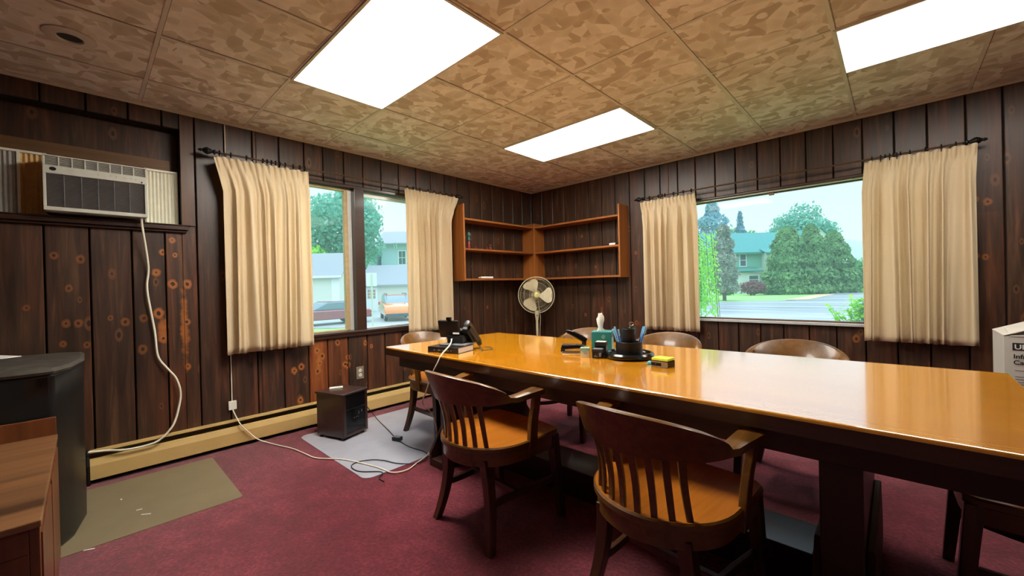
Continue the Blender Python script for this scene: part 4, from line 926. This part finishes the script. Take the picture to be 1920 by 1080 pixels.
stapler((2.285, -2.335, Z), radians(25), .10, 'black stapler lying flat, lowest of the pair left of the tissue box')
stapler((2.29, -2.33, Z+.043), radians(205), .50, 'black stapler with raised arm resting on the other stapler')
# small mint box and black boxes
def carton2(name, loc, rz, sx_, sy_, sz_, mats, label, cat, group=None):
    t = empty(name, loc, rz); tag(t, label, cat, group)
    MB().box((-sx_/2, -sy_/2, 0), (sx_/2, sy_/2, sz_*.72)).build('box_body', mats[0], t, bevel=.0015)
    MB().box((-sx_/2-.001, -sy_/2-.001, sz_*.72), (sx_/2+.001, sy_/2+.001, sz_)).build('lid', mats[1], t, bevel=.0015)
    return t
b = carton2('small_box', (2.415, -2.405, Z), .5, .048, .046, .052, ('cream', 'mint'), 'little mint and cream box in front of the tissue box', 'box')
g = MB().loft([[(.014*cos(a), -.0252-k, .037+.012*sin(a)) for a in [2*pi*i/20 for i in range(20)]] for k in (0, .0012)]); g.build('round_emblem', 'teal_pale', b)
b = carton2('ink_box', (2.489, -2.392, Z), .35, .054, .048, .05, ('black', 'mark_black'), 'small black box with printed mark in front of the taller black box', 'box', 'small black boxes by the pen carousel')
g = MB().box((-.018, -.0253, .008), (.002, -.0248, .014)).box((-.012, -.0253, .014), (-.006, -.0248, .02)).box((.010, -.0253, .010), (.022, -.0248, .032)); g.build('printed_mark', 'mark_grey', b)
MB().box((-.024, -.021, .0502), (.024, .021, .0508)).build('top_label', 'grey_plastic', b)
b = carton2('ink_box', (2.47, -2.325, Z), .35, .062, .052, .08, ('black', 'mark_black'), 'taller small black box with pale top, behind the shorter one', 'box', 'small black boxes by the pen carousel')
MB().box((-.026, -.022, .0802), (.026, .022, .0812)).build('top_label', 'cream', b)
# tissue box
t = empty('tissue_box', (2.395, -2.185, Z), .42); tag(t, 'teal tissue box with a white tissue sticking out', 'tissue box')
MB().box((-.058, -.058, 0), (.058, .058, .122)).build('box_body', 'teal_box', t, bevel=.002)
MB().box((.0582, -.057, .001), (.0590, .057, .085)).build('box_side_print', 'teal_pale', t)
g = MB().loft([[(.012+.012*cos(a), -.0583-k, .093+.014*sin(a)) for a in [2*pi*i/6 for i in range(6)]] for k in (0, .001)]); g.build('shield_emblem', 'mint', t)
g = MB(); rings = []
for k, (x, y, z, w, d) in enumerate(((-.01, 0, .120, .022, .012), (-.012, .0, .14, .013, .01), (-.014, 0, .165, .017, .009), (-.010, 0, .19, .022, .010), (-.004, 0, .21, .017, .008), (-.010, 0, .226, .010, .005))):
    rings.append([(x+w*(1+.22*sin(3*a+k))*cos(a), y+d*(1+.3*cos(2*a+k))*sin(a), z+.004*sin(2*a)) for a in [2*pi*i/14 for i in range(14)]])
g.loft(rings).build('tissue', 'paper', t, smooth=True)
# pen carousel
t = empty('desk_carousel', (2.622, -2.292, Z)); tag(t, 'round black rotating desk organiser', 'desk organiser')
MB().lathe([(.10, 0), (.122, .004), (.130, .014), (.130, .024), (.122, .033), (.112, .034), (.106, .026), (.07, .022), (.001, .022)], n=56).build('tray', 'black_gloss', t, smooth=True)
MB().lathe([(.066, .022), (.070, .024), (.070, .088), (.067, .090), (.064, .088), (.064, .03), (.001, .03)], n=40).build('pen_ring', 'black', t, smooth=True)
MB().lathe([(.034, .03), (.036, .032), (.036, .158), (.034, .160), (.031, .158), (.031, .07), (.001, .07)], n=32).build('centre_cup', 'black', t, smooth=True)
rnd = random.Random(4); k = 0
rtv = Vector((.727, .687, 0)); fw = Vector((-.687, .727, 0))
for side in (-1, 1):
    for i in range(6 if side < 0 else 5):
        c = Vector((2.622, -2.292, Z+.032)); a = rnd.uniform(-.9, .9); b = c + rtv*side*(.047+.008*cos(a)) + fw*(.028*a); L = rnd.uniform(.125, .150)
        tilt = side*rnd.uniform(.18, .42)*(1.0); dv = (Vector((0, 0, 1)) + rtv*tilt*.8 + fw*rnd.uniform(-.1, .1)).normalized()
        b = c + rtv*side*.041 + fw*(.03*(i/2.5-1)); b.z = Z+.033
        lim = .42 if side > 0 else .40
        dv = (Vector((0, 0, 1)) + rtv*side*rnd.uniform(.16, lim) + fw*rnd.uniform(-.05, .05)).normalized()
        p = empty('pen', b); tag(p, 'blue pen %s the black organiser cup, %s from the front' % ('left of' if side < 0 else 'right of', ('first', 'second', 'third', 'fourth', 'fifth', 'sixth')[i]), 'pen', 'blue pens left of the cup' if side < 0 else 'blue pens right of the cup')
        MB().tube([dv*0, dv*(L-.035)], .0042, 7).build('barrel', 'pen_blue' if i % 3 else 'pen_dark', p, smooth=True)
        MB().tube([dv*(L-.035), dv*L], .005, 7).build('cap', 'pen_blue', p, smooth=True)
p = empty('pair_of_scissors', (2.624, -2.295, Z+.072)); tag(p, 'silver tipped tool sticking out of the black centre cup', 'scissors')
MB().tube([(0, 0, 0), (.008, .006, .105)], .003, 6).build('shaft', 'chrome', p, smooth=True)
g = MB().tube([Vector((.012, .010, .112))+Vector((.009*cos(a), .007*cos(a), .009*sin(a))) for a in [2*pi*i/14 for i in range(15)]], .0022, 6); g.build('finger_loop', 'chrome', p, smooth=True)
p = MB().box((-.010, -.002, 0), (.010, .002, .098)).build('ruler', 'mint', None, loc=(2.640, -2.279, Z+.071), rz=.7); tag(p, 'pale green strip standing in the black centre cup', 'ruler')
for k, (dx, dy, r_) in enumerate(((-.085, -.035, .3), (-.078, -.052, 1.2), (-.062, -.068, 2.0))):
    g = MB().tube([(-.011, 0, .003), (.011, 0, .003)], .0035, 6).tube([(.006, 0, .003), (.009, 0, .012)], .0015, 5)
    tag(g.build('binder_clip', 'iron', None, loc=(2.622+dx, -2.292+dy, Z+.025), rz=r_), ('tiny black clip on the organiser tray, farthest left', 'tiny black clip on the organiser tray, middle of three', 'tiny black clip on the organiser tray, nearest the viewer')[k], 'clip', 'black clips in the carousel tray')
# sticky notes on a tape dispenser like block
t = empty('note_dispenser', (2.857, -2.405, Z), -.12); tag(t, 'small black and silver box under the yellow sticky notes', 'box')
MB().box((-.044, -.035, 0), (.044, .035, .030)).build('box_body', 'black_gloss', t, bevel=.004)
g = MB().box((.012, -.0362, .004), (.044, -.0352, .026)).box((-.044, -.0362, .020), (.01, -.0352, .027)); g.build('silver_print', 'chrome', t)
MB().box((-.020, -.0362, .010), (-.014, -.0352, .016)).build('red_mark', 'red_item', t)
tag(MB().box((-.040, -.036, 0), (.040, .036, .010)).build('sticky_notes', 'note_yellow', None, loc=(2.855, -2.398, Z+.0305), rz=-.06), 'yellow sticky note pad on the small black box', 'sticky notes')
tag(MB().box((-.014, -.02, 0), (.014, .02, .014)).build('eraser', 'cyan', None, loc=(2.79, -2.392, Z), rz=.2, bevel=.003), 'light blue eraser beside the sticky notes', 'eraser')

# ------------------------------------------------------------------ outdoors
def gz(x, y):
    a = (y+4)/max(.5, 4-x) if x < 4 else 9
    t_ = min(1, max(0, (a-1.0)/1.0)); return lerp(-.8, -.3, t_*t_*(3-2*t_))
g = MB(); NX = 60
def grid_sheet(x0, x1, y0, y1, nx, ny, dz, mat, name, fn=None):
    g = MB(); rows = []
    for j in range(ny+1):
        row = []
        for i in range(nx+1):
            x = lerp(x0, x1, i/nx); y = lerp(y0, y1, j/ny)
            if fn: x, y = fn(x, y)
            row.append((x, y, gz(x, y)+dz))
        rows.append(row)
    g.loft(rows, caps=False, closed=False); o = g.build(name, mat); tag(o, kind='structure'); return o
grid_sheet(-110, -.2, -60, 130, 70, 110, 0, 'grass', 'lawn'); grid_sheet(-.2, 110, .2, 130, 40, 60, 0, 'grass', 'lawn')
# road in front of the large window, runs across the view
ru = Vector((.727, .687)); rn = Vector((-.687, .727))
def road_fn(u, v): return (ru.x*u+rn.x*v+3.68, ru.y*u+rn.y*v-4.32)
grid_sheet(.5, 60, 10, 28.0, 20, 12, .02, 'asphalt', 'road', road_fn)
skew = lambda u, v: road_fn(u+(v-28)*1.02, v)
grid_sheet(19.5, 60, 28, 46, 12, 8, .02, 'asphalt', 'road', skew)
grid_sheet(18.6, 20.4, 28.2, 37, 3, 6, .035, 'dirt', 'verge', skew)
grid_sheet(-30, -1, 21.0, 40, 12, 10, .02, 'lot', 'parking_lot', road_fn)
g = MB()   # distant hill
rows = []
for j in range(9):
    row = []
    for i in range(41):
        u = lerp(-260, 420, i/40); v = 330+j*12; h = 40*math.exp(-((u-250)/110)**2)*sin(pi*j/8)+10*sin(pi*j/8)*math.exp(-((u-330)/60)**2)
        x, y = road_fn(u, v); row.append((x, y, -.5+h))
    rows.append(row)
tag(g.loft(rows, caps=False, closed=False).build('hill', 'hill', smooth=True), kind='structure')

def foliage(blobs, n, size, mat, parent, name='foliage', seed=1, shell=.55, o=(0, 0, 0), aspect=.6):
    rnd = random.Random(seed); g = MB(); tot = sum(b[3]*b[4]*b[5] for b in blobs)
    for (bx, by, bz, rx_, ry_, rz_) in blobs:
        cnt = max(6, int(n*rx_*ry_*rz_/tot))
        for _ in range(cnt):
            d = Vector((rnd.gauss(0, 1), rnd.gauss(0, 1), rnd.gauss(0, 1))).normalized(); r_ = shell+(1-shell)*rnd.random()**.6; r_ *= 1+.08*rnd.gauss(0, 1)
            p = Vector((bx-o[0]+d.x*rx_*r_, by-o[1]+d.y*ry_*r_, bz-o[2]+d.z*rz_*r_))
            nn = (d+Vector((rnd.gauss(0, .6), rnd.gauss(0, .6), rnd.gauss(0, .6)))).normalized(); a = nn.orthogonal().normalized(); b = nn.cross(a); th = rnd.uniform(0, 6.28)
            a, b = a*cos(th)+b*sin(th), b*cos(th)-a*sin(th); s_ = size*rnd.uniform(.6, 1.35)
            vs = [g.bm.verts.new(q) for q in (p-a*s_, p-b*s_*aspect, p+a*s_, p+b*s_*aspect)]; g._f(vs)
    bm = g.bm; me = bpy.data.meshes.new(name); bm.to_mesh(me); bm.free(); me.materials.append(M[mat]); return link(name, me, parent)
def tree(x, y, blobs, n, size, mat, label, trunk_h, tr=.15, cat='tree', seed=1, name='tree', group=None, shell=.55, branches=0):
    z0 = gz(x, y); t = empty(name, (x, y, z0)); tag(t, label, cat, group)
    foliage([(bx, by, bz, a, b, c) for bx, by, bz, a, b, c in blobs], n, size, mat, t, seed=seed, shell=shell)
    g = MB().tube([(0, 0, -.1), (.02, 0, trunk_h*.5), (0, 0, trunk_h)], tr, 8, tr*.5); rnd = random.Random(seed)
    for k in range(branches):
        b = blobs[k % len(blobs)]; g.tube([(0, 0, trunk_h*(.4+.5*rnd.random())), ((b[0]+0)*.5, b[1]*.5, (trunk_h+b[2])*.5), (b[0], b[1], b[2])], tr*.4, 6, tr*.12)
    g.build('trunk', 'bark', t, smooth=True); return t
def rblobs(cx, cy, cz, R, Hh, k, seed, br=.45):
    rnd = random.Random(seed); out = []
    for _ in range(k):
        d = Vector((rnd.gauss(0, 1), rnd.gauss(0, 1), rnd.gauss(0, 1))).normalized()*rnd.uniform(.35, .75)
        out.append((cx+d.x*R, cy+d.y*R, cz+d.z*Hh, R*br, R*br, Hh*br))
    return out
# left window scene
tree(-37.3, 14.2, rblobs(0, 0, 8.3, 4.6, 4.6, 16, 3, .42), 7000, .26, 'leaf_teal', 'large airy green tree behind the garages, seen through the left window', 7, .35, seed=3, branches=9, name='maple_tree', shell=.3)
tree(-38.5, 10.5, rblobs(0, 0, 4.6, 2.4, 2.2, 8, 8, .5), 2200, .24, 'leaf_bright', 'bright green low tree left of the large airy tree', 3, .2, seed=5, name='small_tree')
def face_rz(x, y): return math.atan2(y+4.32, x-3.68)+pi/2
def gable(name, x, y, rz, w, d, eave, ridge, wallm, roofm, label, ov=.3, ridge_along=True, cat='building'):
    z0 = gz(x, y); t = empty(name, (x, y, z0), rz); tag(t, label, cat)
    if ridge_along:   # ridge parallel to the facade; facade at local y=0, body towards +y
        MB().extr([(0, 0, 0), (0, 0, eave), (0, d/2, ridge), (0, d, eave), (0, d, 0)], (w, 0, 0)).build('wall', wallm, t)
        k = (ridge-eave)/(d/2)
        g = MB()
        for s_ in (0, 1):
            ya = -ov if s_ == 0 else d+ov; zz = eave-k*ov
            g.hexa([(-ov, ya, zz+.02), (w+ov, ya, zz+.02), (w+ov, d/2, ridge+.02), (-ov, d/2, ridge+.02), (-ov, ya, zz+.14), (w+ov, ya, zz+.14), (w+ov, d/2, ridge+.14), (-ov, d/2, ridge+.14)])
        g.build('roof', roofm, t)
    else:
        MB().extr([(0, 0, 0), (w, 0, 0), (w, 0, eave), (w/2, 0, ridge), (0, 0, eave)], (0, d, 0)).build('wall', wallm, t)
        k = (ridge-eave)/(w/2); g = MB()
        for s_ in (0, 1):
            xa = -ov if s_ == 0 else w+ov; zz = eave-k*ov
            g.hexa([(xa, -ov, zz+.02), (w/2, -ov, ridge+.02), (w/2, d+ov, ridge+.02), (xa, d+ov, zz+.02), (xa, -ov, zz+.14), (w/2, -ov, ridge+.14), (w/2, d+ov, ridge+.14), (xa, d+ov, zz+.14)])
        g.build('roof', roofm, t)
    return t
def win(t, x, z, w, h, y=0, name='window', bars=1, framem='trim_white', panem='pane_dark'):
    fr = MB().box((x-w/2-.12, y-.06, z-.12), (x+w/2+.12, y+.0, z+h+.12)).build(name, framem, t)
    g = MB().box((x-w/2, y-.075, z), (x+w/2, y-.062, z+h)); g.build('pane', panem, fr)
    g = MB()
    g.box((x-w/2, y-.09, z+h/2-.03), (x+w/2, y-.076, z+h/2+.03))
    for k in range(1, bars+1): xx = x-w/2+w*k/(bars+1); g.box((xx-.02, y-.088, z), (xx+.02, y-.076, z+h))
    g.build('glazing_bar', framem, fr)
ga = gable('garage', -30.0, 5.2, math.atan2(8.96-7.23, -25.93+27.76), 5.1, 3.4, 3.12, 4.75, 'garage_wall', 'garage_roof', 'cream garage with grey roof behind the maroon car')
g = MB().box((4.55, -.05, 0), (5.12, -.005, 3.1)); g.build('corner_board', 'trim_white', ga)
g = MB().box((-.3, -.34, 2.90), (5.4, -.28, 3.06)); g.build('gutter', 'trim_white', ga)
gb = gable('garage', -31.3, 12.9, math.atan2(14.14-11.7, -26.28+28.85), 8.2, 5.4, 2.42, 4.15, 'garage_wall', 'garage_roof', 'long cream garage with grey roof behind the orange car')
d_ = MB().box((.35, -.06, 0), (1.45, 0, 2.2)).build('door', 'trim_white', gb); g = MB()
for i in range(3):
    for j in range(3): g.box((.55+i*.25, -.07, 1.15+j*.28), (.75+i*.25, -.062, 1.38+j*.28))
g.build('pane', plain('tan_pane', srgb(170, 150, 120), .3), d_)
gc = gable('clapboard_house', -42.4, 21.0, math.atan2(22.92-21.11, -40.31+42.22), 6.0, 7, 7.75, 9.4, 'blue_siding', 'garage_roof', 'pale blue clapboard house rising behind the long garage', .7)
g = MB()
for k, x in enumerate((.35, .6, 1.7, 1.95)): g.extr([(x-.05, 0, 7.7), (x-.05, -.55, 7.7), (x-.05, -.45, 7.45), (x-.05, -.08, 7.0), (x-.05, 0, 7.0)], (.1, 0, 0))
g.build('eave_bracket', 'trim_white', gc); win(gc, 2.6, 5.0, .8, 1.6)
gd = gable('clapboard_house', -44.5, 17.1, math.atan2(1.97, 2.09), 3.6, 6, 6.1, 7.3, 'blue_siding', 'garage_roof', 'lower pale blue wing left of the blue clapboard house', .3)
win(gd, 2.6, 4.35, .9, .8, bars=1)
def car(name, x, y, rz, paint, L, Wd, Hh, label, suv):
    z0 = gz(x, y)+.02; t = empty(name, (x, y, z0), rz); tag(t, label, 'car')
    hl = L/2
    if suv: body = [(-hl, .35), (-hl, .85), (-hl+.06, 1.13), (hl-.95, 1.08), (hl-.15, .90), (hl, .65), (hl, .35)]; cab = [(-hl+.14, 1.11), (-hl+.42, 1.50), (-hl+.7, 1.58), (hl-2.0, 1.56), (hl-1.1, 1.06)]
    else: body = [(-hl, .30), (-hl, .62), (-hl+.08, .80), (-hl+.9, .84), (hl-1.2, .84), (hl-.15, .70), (hl, .55), (hl, .30)]; cab = [(-hl+.55, .82), (-hl+1.25, 1.22), (-hl+1.7, 1.30), (hl-2.3, 1.28), (hl-1.45, .84)]
    w = Wd/2
    g = MB(); R_ = []
    for k, yy in ((.93, -w), (1, -w+.08), (1, w-.08), (.93, w)): R_.append([(px*(1 if abs(k-1) < .01 else .985), yy, .35+(pz-.35)*k) for px, pz in body])
    g.loft(R_).build('body', paint, t, bevel=.05, seg=3, smooth=True, angle=50)
    g = MB(); g.loft([[(px, yy*kk, pz) for px, pz in cab] for yy, kk in ((-w+.14, 1), (w-.14, 1))]); g.build('window_glass', 'car_glass', t, bevel=.06, seg=2, smooth=True)
    top_ = [p for p in cab if p[1] > 1.2]
    MB().box((min(p[0] for p in top_)+.05, -w+.2, max(p[1] for p in cab)-.03), (max(p[0] for p in top_)-.05, w-.2, max(p[1] for p in cab)+.035)).build('roof_panel', paint, t, bevel=.03)
    MB().box((-hl-.03, -w+.05, .30), (-hl+.12, w-.05, .52)).build('bumper', 'car_dark', t, bevel=.04)
    MB().box((hl-.12, -w+.05, .28), (hl+.03, w-.05, .48)).build('bumper', 'car_dark', t, bevel=.04)
    for sx_ in (-1, 1):
        for sy_ in (-1, 1):
            wh = MB().lathe([(.001, -.1), (.28, -.1), (.33, -.08), (.33, .08), (.28, .1), (.001, .1)], c=(sx_*(hl-.85), sy_*(w-.13), .33), n=24, rot=Matrix.Rotation(pi/2, 3, 'X')).build('wheel', 'tyre', t, smooth=True)
            MB().lathe([(.001, 0), (.19, .0), (.19, .012), (.001, .012)], c=(sx_*(hl-.85), sy_*(w-.13)+(sy_*.1 if sy_ > 0 else -.112), .33), n=18, rot=Matrix.Rotation(-pi/2, 3, 'X')).build('hubcap', 'alu', wh)
    for sy_ in (-1, 1):
        MB().box((-hl-.02, sy_*(w-.08)-.12, .88 if suv else .56), (-hl+.14, sy_*(w-.08)+.04, 1.08 if suv else .72)).build('tail_lamp', 'tail_red', t, bevel=.02)
        if suv: MB().box((-hl+.5, sy_*(w-.3)-.02, 1.62), (hl-1.8, sy_*(w-.3)+.02, 1.67)).build('roof_rail', 'car_dark', t)
    if suv: g = MB().extr([(-hl+.15, -w+.26, 1.14), (-hl+.15, w-.26, 1.14), (-hl+.38, w-.32, 1.46), (-hl+.38, -w+.32, 1.46)], (-.05, 0, .03)); g.build('rear_window', 'car_glass', t)
    g = MB().box((-hl-.04, -.25, .58), (-hl-.0, .25, .70)); g.build('number_plate', 'trim_white', t); return t
va = math.atan2(8.2+4.3, -18.1-3.7)
car('orange_car', -19.9, 9.6, va+pi+.10, 'car_orange', 4.4, 1.8, 1.65, 'orange hatchback car parked outside, seen from the rear through the left window', True)
car('maroon_car', -20.3, 5.2, va+pi*.5+.55, 'car_maroon', 4.9, 1.85, 1.4, 'maroon low car parked outside beyond the left window', False)
t = empty('parking_sign', (-15.1, 5.45, gz(-15.1, 5.45)), face_rz(-15.1, 5.45)); tag(t, 'white parking sign on a post outside the left window', 'sign')
MB().box((-.035, -.03, 0), (.035, .03, 2.75)).build('post', 'alu', t)
MB().box((-.24, -.05, 2.12), (.24, -.032, 2.78)).build('sign_plate', 'trim_white', t, bevel=.005)
g = MB().tube([(.07*cos(a), -.053, 2.58+.07*sin(a)) for a in [2*pi*i/20 for i in range(21)]], .012, 5).box((-.02, -.056, 2.54), (.02, -.051, 2.64)); g.build('sign_symbol', 'mark_grey', t)
g = MB()
for k in range(3): g.box((-.15, -.053, 2.25+k*.06), (.15, -.0505, 2.275+k*.06))
g.build('sign_text_lines', 'mark_grey', t)

# big window scene: green and white house
hz = math.atan2(50.37-46.54, -5.48+9.52); hx, hy = -11.7, 44.47
t = empty('farmhouse', (hx, hy, -.3), hz); tag(t, 'two storey house with teal roof and green upper walls across the road', 'house')
off = 3.0
MB().box((0, 0, 0), (12, 8, 2.84)).build('lower_wall', 'siding_white', t)
MB().box((0, 0, 2.84), (12, 8, 4.62)).build('upper_wall', 'siding_green', t)
g = MB()
for ya, yb in ((-.45, 4), (8.45, 4)): g.hexa([(-.4, ya, 4.45), (12.4, ya, 4.45), (12.4, yb, 7.15), (-.4, yb, 7.15), (-.4, ya, 4.6), (12.4, ya, 4.6), (12.4, yb, 7.3), (-.4, yb, 7.3)])
g.extr([(0, 0, 4.5), (0, 4, 7.1), (0, 8, 4.5)], (12, 0, 0)); g.build('roof', 'roof_teal', t)
MB().box((-.4, -.5, 4.42), (12.4, -.42, 4.62)).build('eave_trim', 'trim_green', t)
win(t, off+.87, 3.12, .6, 1.25, bars=0)
g = MB().box((off+3.0, -.9, 0), (off+6.5, 0, 4.5)); bw = g.build('bay', 'siding_white', t)
g = MB().hexa([(off+2.8, -1.2, 4.4), (off+6.7, -1.2, 4.4), (off+6.7, 0, 4.85), (off+2.8, 0, 4.85), (off+2.8, -1.2, 4.5), (off+6.7, -1.2, 4.5), (off+6.7, 0, 5.0), (off+2.8, 0, 5.0)]); g.build('bay_roof', 'roof_teal', t)
win(t, off+3.9, 3.1, .85, 1.0, y=-.9, bars=1); win(t, off+3.9, 1.1, .75, 1.2, y=-.9, bars=2, framem='trim_white')
g = MB().box((-.3, -1.4, 0), (off+1.9, 0, 2.35)); g.build('porch', 'trim_white', t)
g = MB().hexa([(-.5, -1.7, 2.4), (off+2.2, -1.7, 2.4), (off+2.2, 0, 2.85), (-.5, 0, 2.85), (-.5, -1.7, 2.52), (off+2.2, -1.7, 2.52), (off+2.2, 0, 2.97), (-.5, 0, 2.97)]); g.build('porch_roof', 'trim_green', t)
win(t, off+1.2, 1.1, .95, .85, y=-1.4, bars=0); win(t, off-1.2, 1.1, .9, .85, y=-1.4, bars=0)
gable('farmhouse', -5.6, 66.7, hz, 4, 4, 6.9, 8.75, 'siding_white', 'roof_teal', 'pale gable end of a second house behind the big conifers', .3, ridge_along=False, cat='house')
def cone_tree(x, y, Hh, R, mat, label, seed, n=2600, size=.16, name='conifer', group=None, z0b=.01, pw=.75, rag=.12):
    rnd = random.Random(seed); z0 = gz(x, y); t = empty(name, (x, y, z0)); tag(t, label, 'tree', group); g = MB()
    for _ in range(n):
        q = rnd.random()**1.25; z = z0b*Hh+(1-z0b)*Hh*q; r_ = R*(1-q)**pw*(1+rag*sin(9*q*pi+rnd.gauss(0, .5)))*(.7+.3*rnd.random()**.5)
        if q < .15: r_ *= .8+.2*q/.15
        a = rnd.uniform(0, 2*pi); r_ *= 1+.08*sin(5*a+seed); p = Vector((r_*cos(a), r_*sin(a), z)); d = Vector((cos(a), sin(a), rnd.uniform(-.2, .8))).normalized()
        nn = (d+Vector((rnd.gauss(0, .5), rnd.gauss(0, .5), rnd.gauss(0, .5)))).normalized(); aa = nn.orthogonal().normalized(); b = nn.cross(aa); th = rnd.uniform(0, 6.28); aa, b = aa*cos(th)+b*sin(th), b*cos(th)-aa*sin(th); s_ = size*rnd.uniform(.6, 1.4)
        g._f([g.bm.verts.new(v) for v in (p-aa*s_, p-b*s_*.6, p+aa*s_, p+b*s_*.6)])
    me = bpy.data.meshes.new('foliage'); g.bm.to_mesh(me); g.bm.free(); me.materials.append(M[mat]); link('foliage', me, t)
    MB().tube([(0, 0, -.1), (0, 0, Hh*.85)], .14, 8, .04).build('trunk', 'bark', t, smooth=True); return t
GT = 'dense conifers in front of the house'
cone_tree(-4.0, 43.4, 6.6, 2.3, 'leaf_conifer', 'broad dense conifer hiding the right of the green house', 3, 4200, .2, group=GT, pw=.45)
cone_tree(-2.4, 45.4, 6.9, 2.2, 'leaf_conifer', 'tall dense conifer, middle of the three by the house', 7, 3800, .2, group=GT, pw=.55)
cone_tree(-.9, 48.6, 6.3, 2.6, 'leaf_conifer', 'rightmost dense conifer of the three by the house', 11, 3800, .2, group=GT, pw=.6)
tree(1.6, 51.5, [(-1.5, 0, 1.6, 2.0, 1.6, 1.6), (.6, .8, 1.9, 2.2, 1.8, 1.9), (2.6, 1.8, 1.7, 2.2, 1.8, 1.7)], 3600, .2, 'leaf_mid', 'low green shrubbery right of the conifers', 1.0, .1, cat='shrub', seed=12, name='shrub')
tree(4.5, 60, rblobs(0, 0, 4.4, 2.2, 2.4, 7, 17, .5), 2200, .25, 'leaf_mid', 'pale green tree far off at the right edge of the large window', 3, .15, seed=19, name='distant_tree')
tree(-8.1, 78.1, rblobs(0, 0, 8.5, 6.2, 5.3, 20, 23, .4), 8000, .28, 'leaf_teal', 'wide rounded tree rising behind the teal roofed house', 6, .35, seed=23, branches=10, name='broadleaf_tree', shell=.35)
tree(-14.5, 71.2, rblobs(0, 0, 7.2, 3.4, 3.0, 10, 29, .45), 3000, .26, 'leaf_mid', 'lower green tree behind the left part of the teal roof', 4, .2, seed=29, name='broadleaf_tree')
cone_tree(-16.0, 60.0, 13.6, 4.6, 'leaf_spruce', 'tallest bluish spruce at the left of the large window', 31, 3600, .28, name='spruce', z0b=.15, pw=.8, rag=.3, group='bluish spruces beyond the house')
cone_tree(-12.9, 62.5, 11.6, 1.7, 'leaf_spruce', 'shorter bluish spruce between the tallest one and the rounded tree', 37, 1600, .26, name='spruce', z0b=.1, pw=.8, rag=.3, group='bluish spruces beyond the house')
cone_tree(-5.55, 28.3, 5.6, 1.05, 'leaf_grey', 'grey green narrow conifer on the lawn left of the house', 41, 3600, .11, name='conifer', z0b=.12, pw=.38, rag=.2)
t = tree(-6.3, 40.0, [(0, 0, .75, 1.15, .9, .7)], 900, .12, 'leaf_purple', 'round purple leaved shrub in front of the house porch', .5, .05, cat='shrub', seed=43, name='shrub', group='shrubs along the house')
for k, (x, y, r_, lb) in enumerate(((-8.9, 40.4, 1.0, 'low green shrub left of the purple shrub'), (-4.9, 41.6, 1.2, 'low green shrub right of the purple shrub'))):
    tree(x, y, [(0, 0, .4, r_, .6, .42)], 500, .12, 'leaf_dark', lb, .3, .05, cat='shrub', seed=50+k, name='shrub', group='shrubs along the house')
# weeping foliage close to the window at its left
t = empty('weeping_tree', (.05, 4.9, -.3)); tag(t, 'bright green weeping branches at the left edge of the large window', 'tree')
rnd = random.Random(77); g = MB(); br = MB()
foliage([(.05, 4.95, 1.25, .72, .62, 1.15)], 5200, .035, 'leaf_bright', t, name='foliage', seed=9, shell=.2, o=(.05, 4.9, 0))
for k in range(110):
    a = rnd.uniform(0, 2*pi); R_ = rnd.uniform(.2, .85); x, y = .0+R_*cos(a), .1+R_*sin(a); z = rnd.uniform(1.9, 2.6); L = rnd.uniform(.9, 1.75); br.tube([(0, 0, 2.2), (x*.6, y*.6, z+.25), (x, y, z), (x*1.08, y*1.08, z-L)], .006, 4)
    for i in range(int(L/.03)):
        zz = z-i*.03; p = Vector((x+rnd.gauss(0, .03), y+rnd.gauss(0, .03), zz)); th = rnd.uniform(0, 6.28); d = Vector((cos(th), sin(th), -.9)).normalized(); n_ = d.orthogonal().normalized(); s_ = .045
        g._f([g.bm.verts.new(v) for v in (p, p+d*s_+n_*.018, p+d*s_*2, p+d*s_-n_*.018)])
me = bpy.data.meshes.new('foliage'); g.bm.to_mesh(me); g.bm.free(); me.materials.append(M['leaf_bright']); link('foliage', me, t)
br.build('branches', 'bark', t); MB().tube([(0, 0, -.05), (.05, 0, 1.1), (0, 0, 2.3)], .06, 8, .03).build('trunk', 'bark', t, smooth=True)
# bright bush outside close to the glass
t = empty('leafy_bush', (3.66, 1.95, gz(3.5, 1.9))); tag(t, 'bright green leafy bush just outside the large window', 'bush')
rnd = random.Random(5); g = MB(); st = MB()
for k in range(190):
    a = rnd.uniform(0, 2*pi); sp_ = rnd.uniform(.05, .56); tip = Vector((sp_*cos(a)*1.05, sp_*sin(a)*.8, rnd.uniform(.95, 1.36)-sp_*.35)); base_ = Vector((rnd.gauss(0, .08), rnd.gauss(0, .08), 0)); st.tube([base_, base_.lerp(tip, .5)+Vector((0, 0, .08)), tip], .006, 4, .002)
    for i in range(34):
        q = rnd.uniform(.45, 1.03); p = base_.lerp(tip, q)+Vector((rnd.gauss(0, .02), rnd.gauss(0, .02), .08*sin(pi*q)*1)); th = rnd.uniform(0, 6.28); d = Vector((cos(th), sin(th), rnd.uniform(0, .9))).normalized(); side = d.cross(Vector((0, 0, 1))).normalized(); s_ = rnd.uniform(.035, .062)
        g._f([g.bm.verts.new(v) for v in (p, p+d*s_*.6+side*s_*.36, p+d*s_*1.3+side*s_*.3-Vector((0, 0, .006)), p+d*s_*2-Vector((0, 0, .02)), p+d*s_*1.3-side*s_*.3-Vector((0, 0, .006)), p+d*s_*.6-side*s_*.36)])
me = bpy.data.meshes.new('foliage'); g.bm.to_mesh(me); g.bm.free(); me.materials.append(M['leaf_bush']); link('foliage', me, t); st.build('stems', 'bark', t)
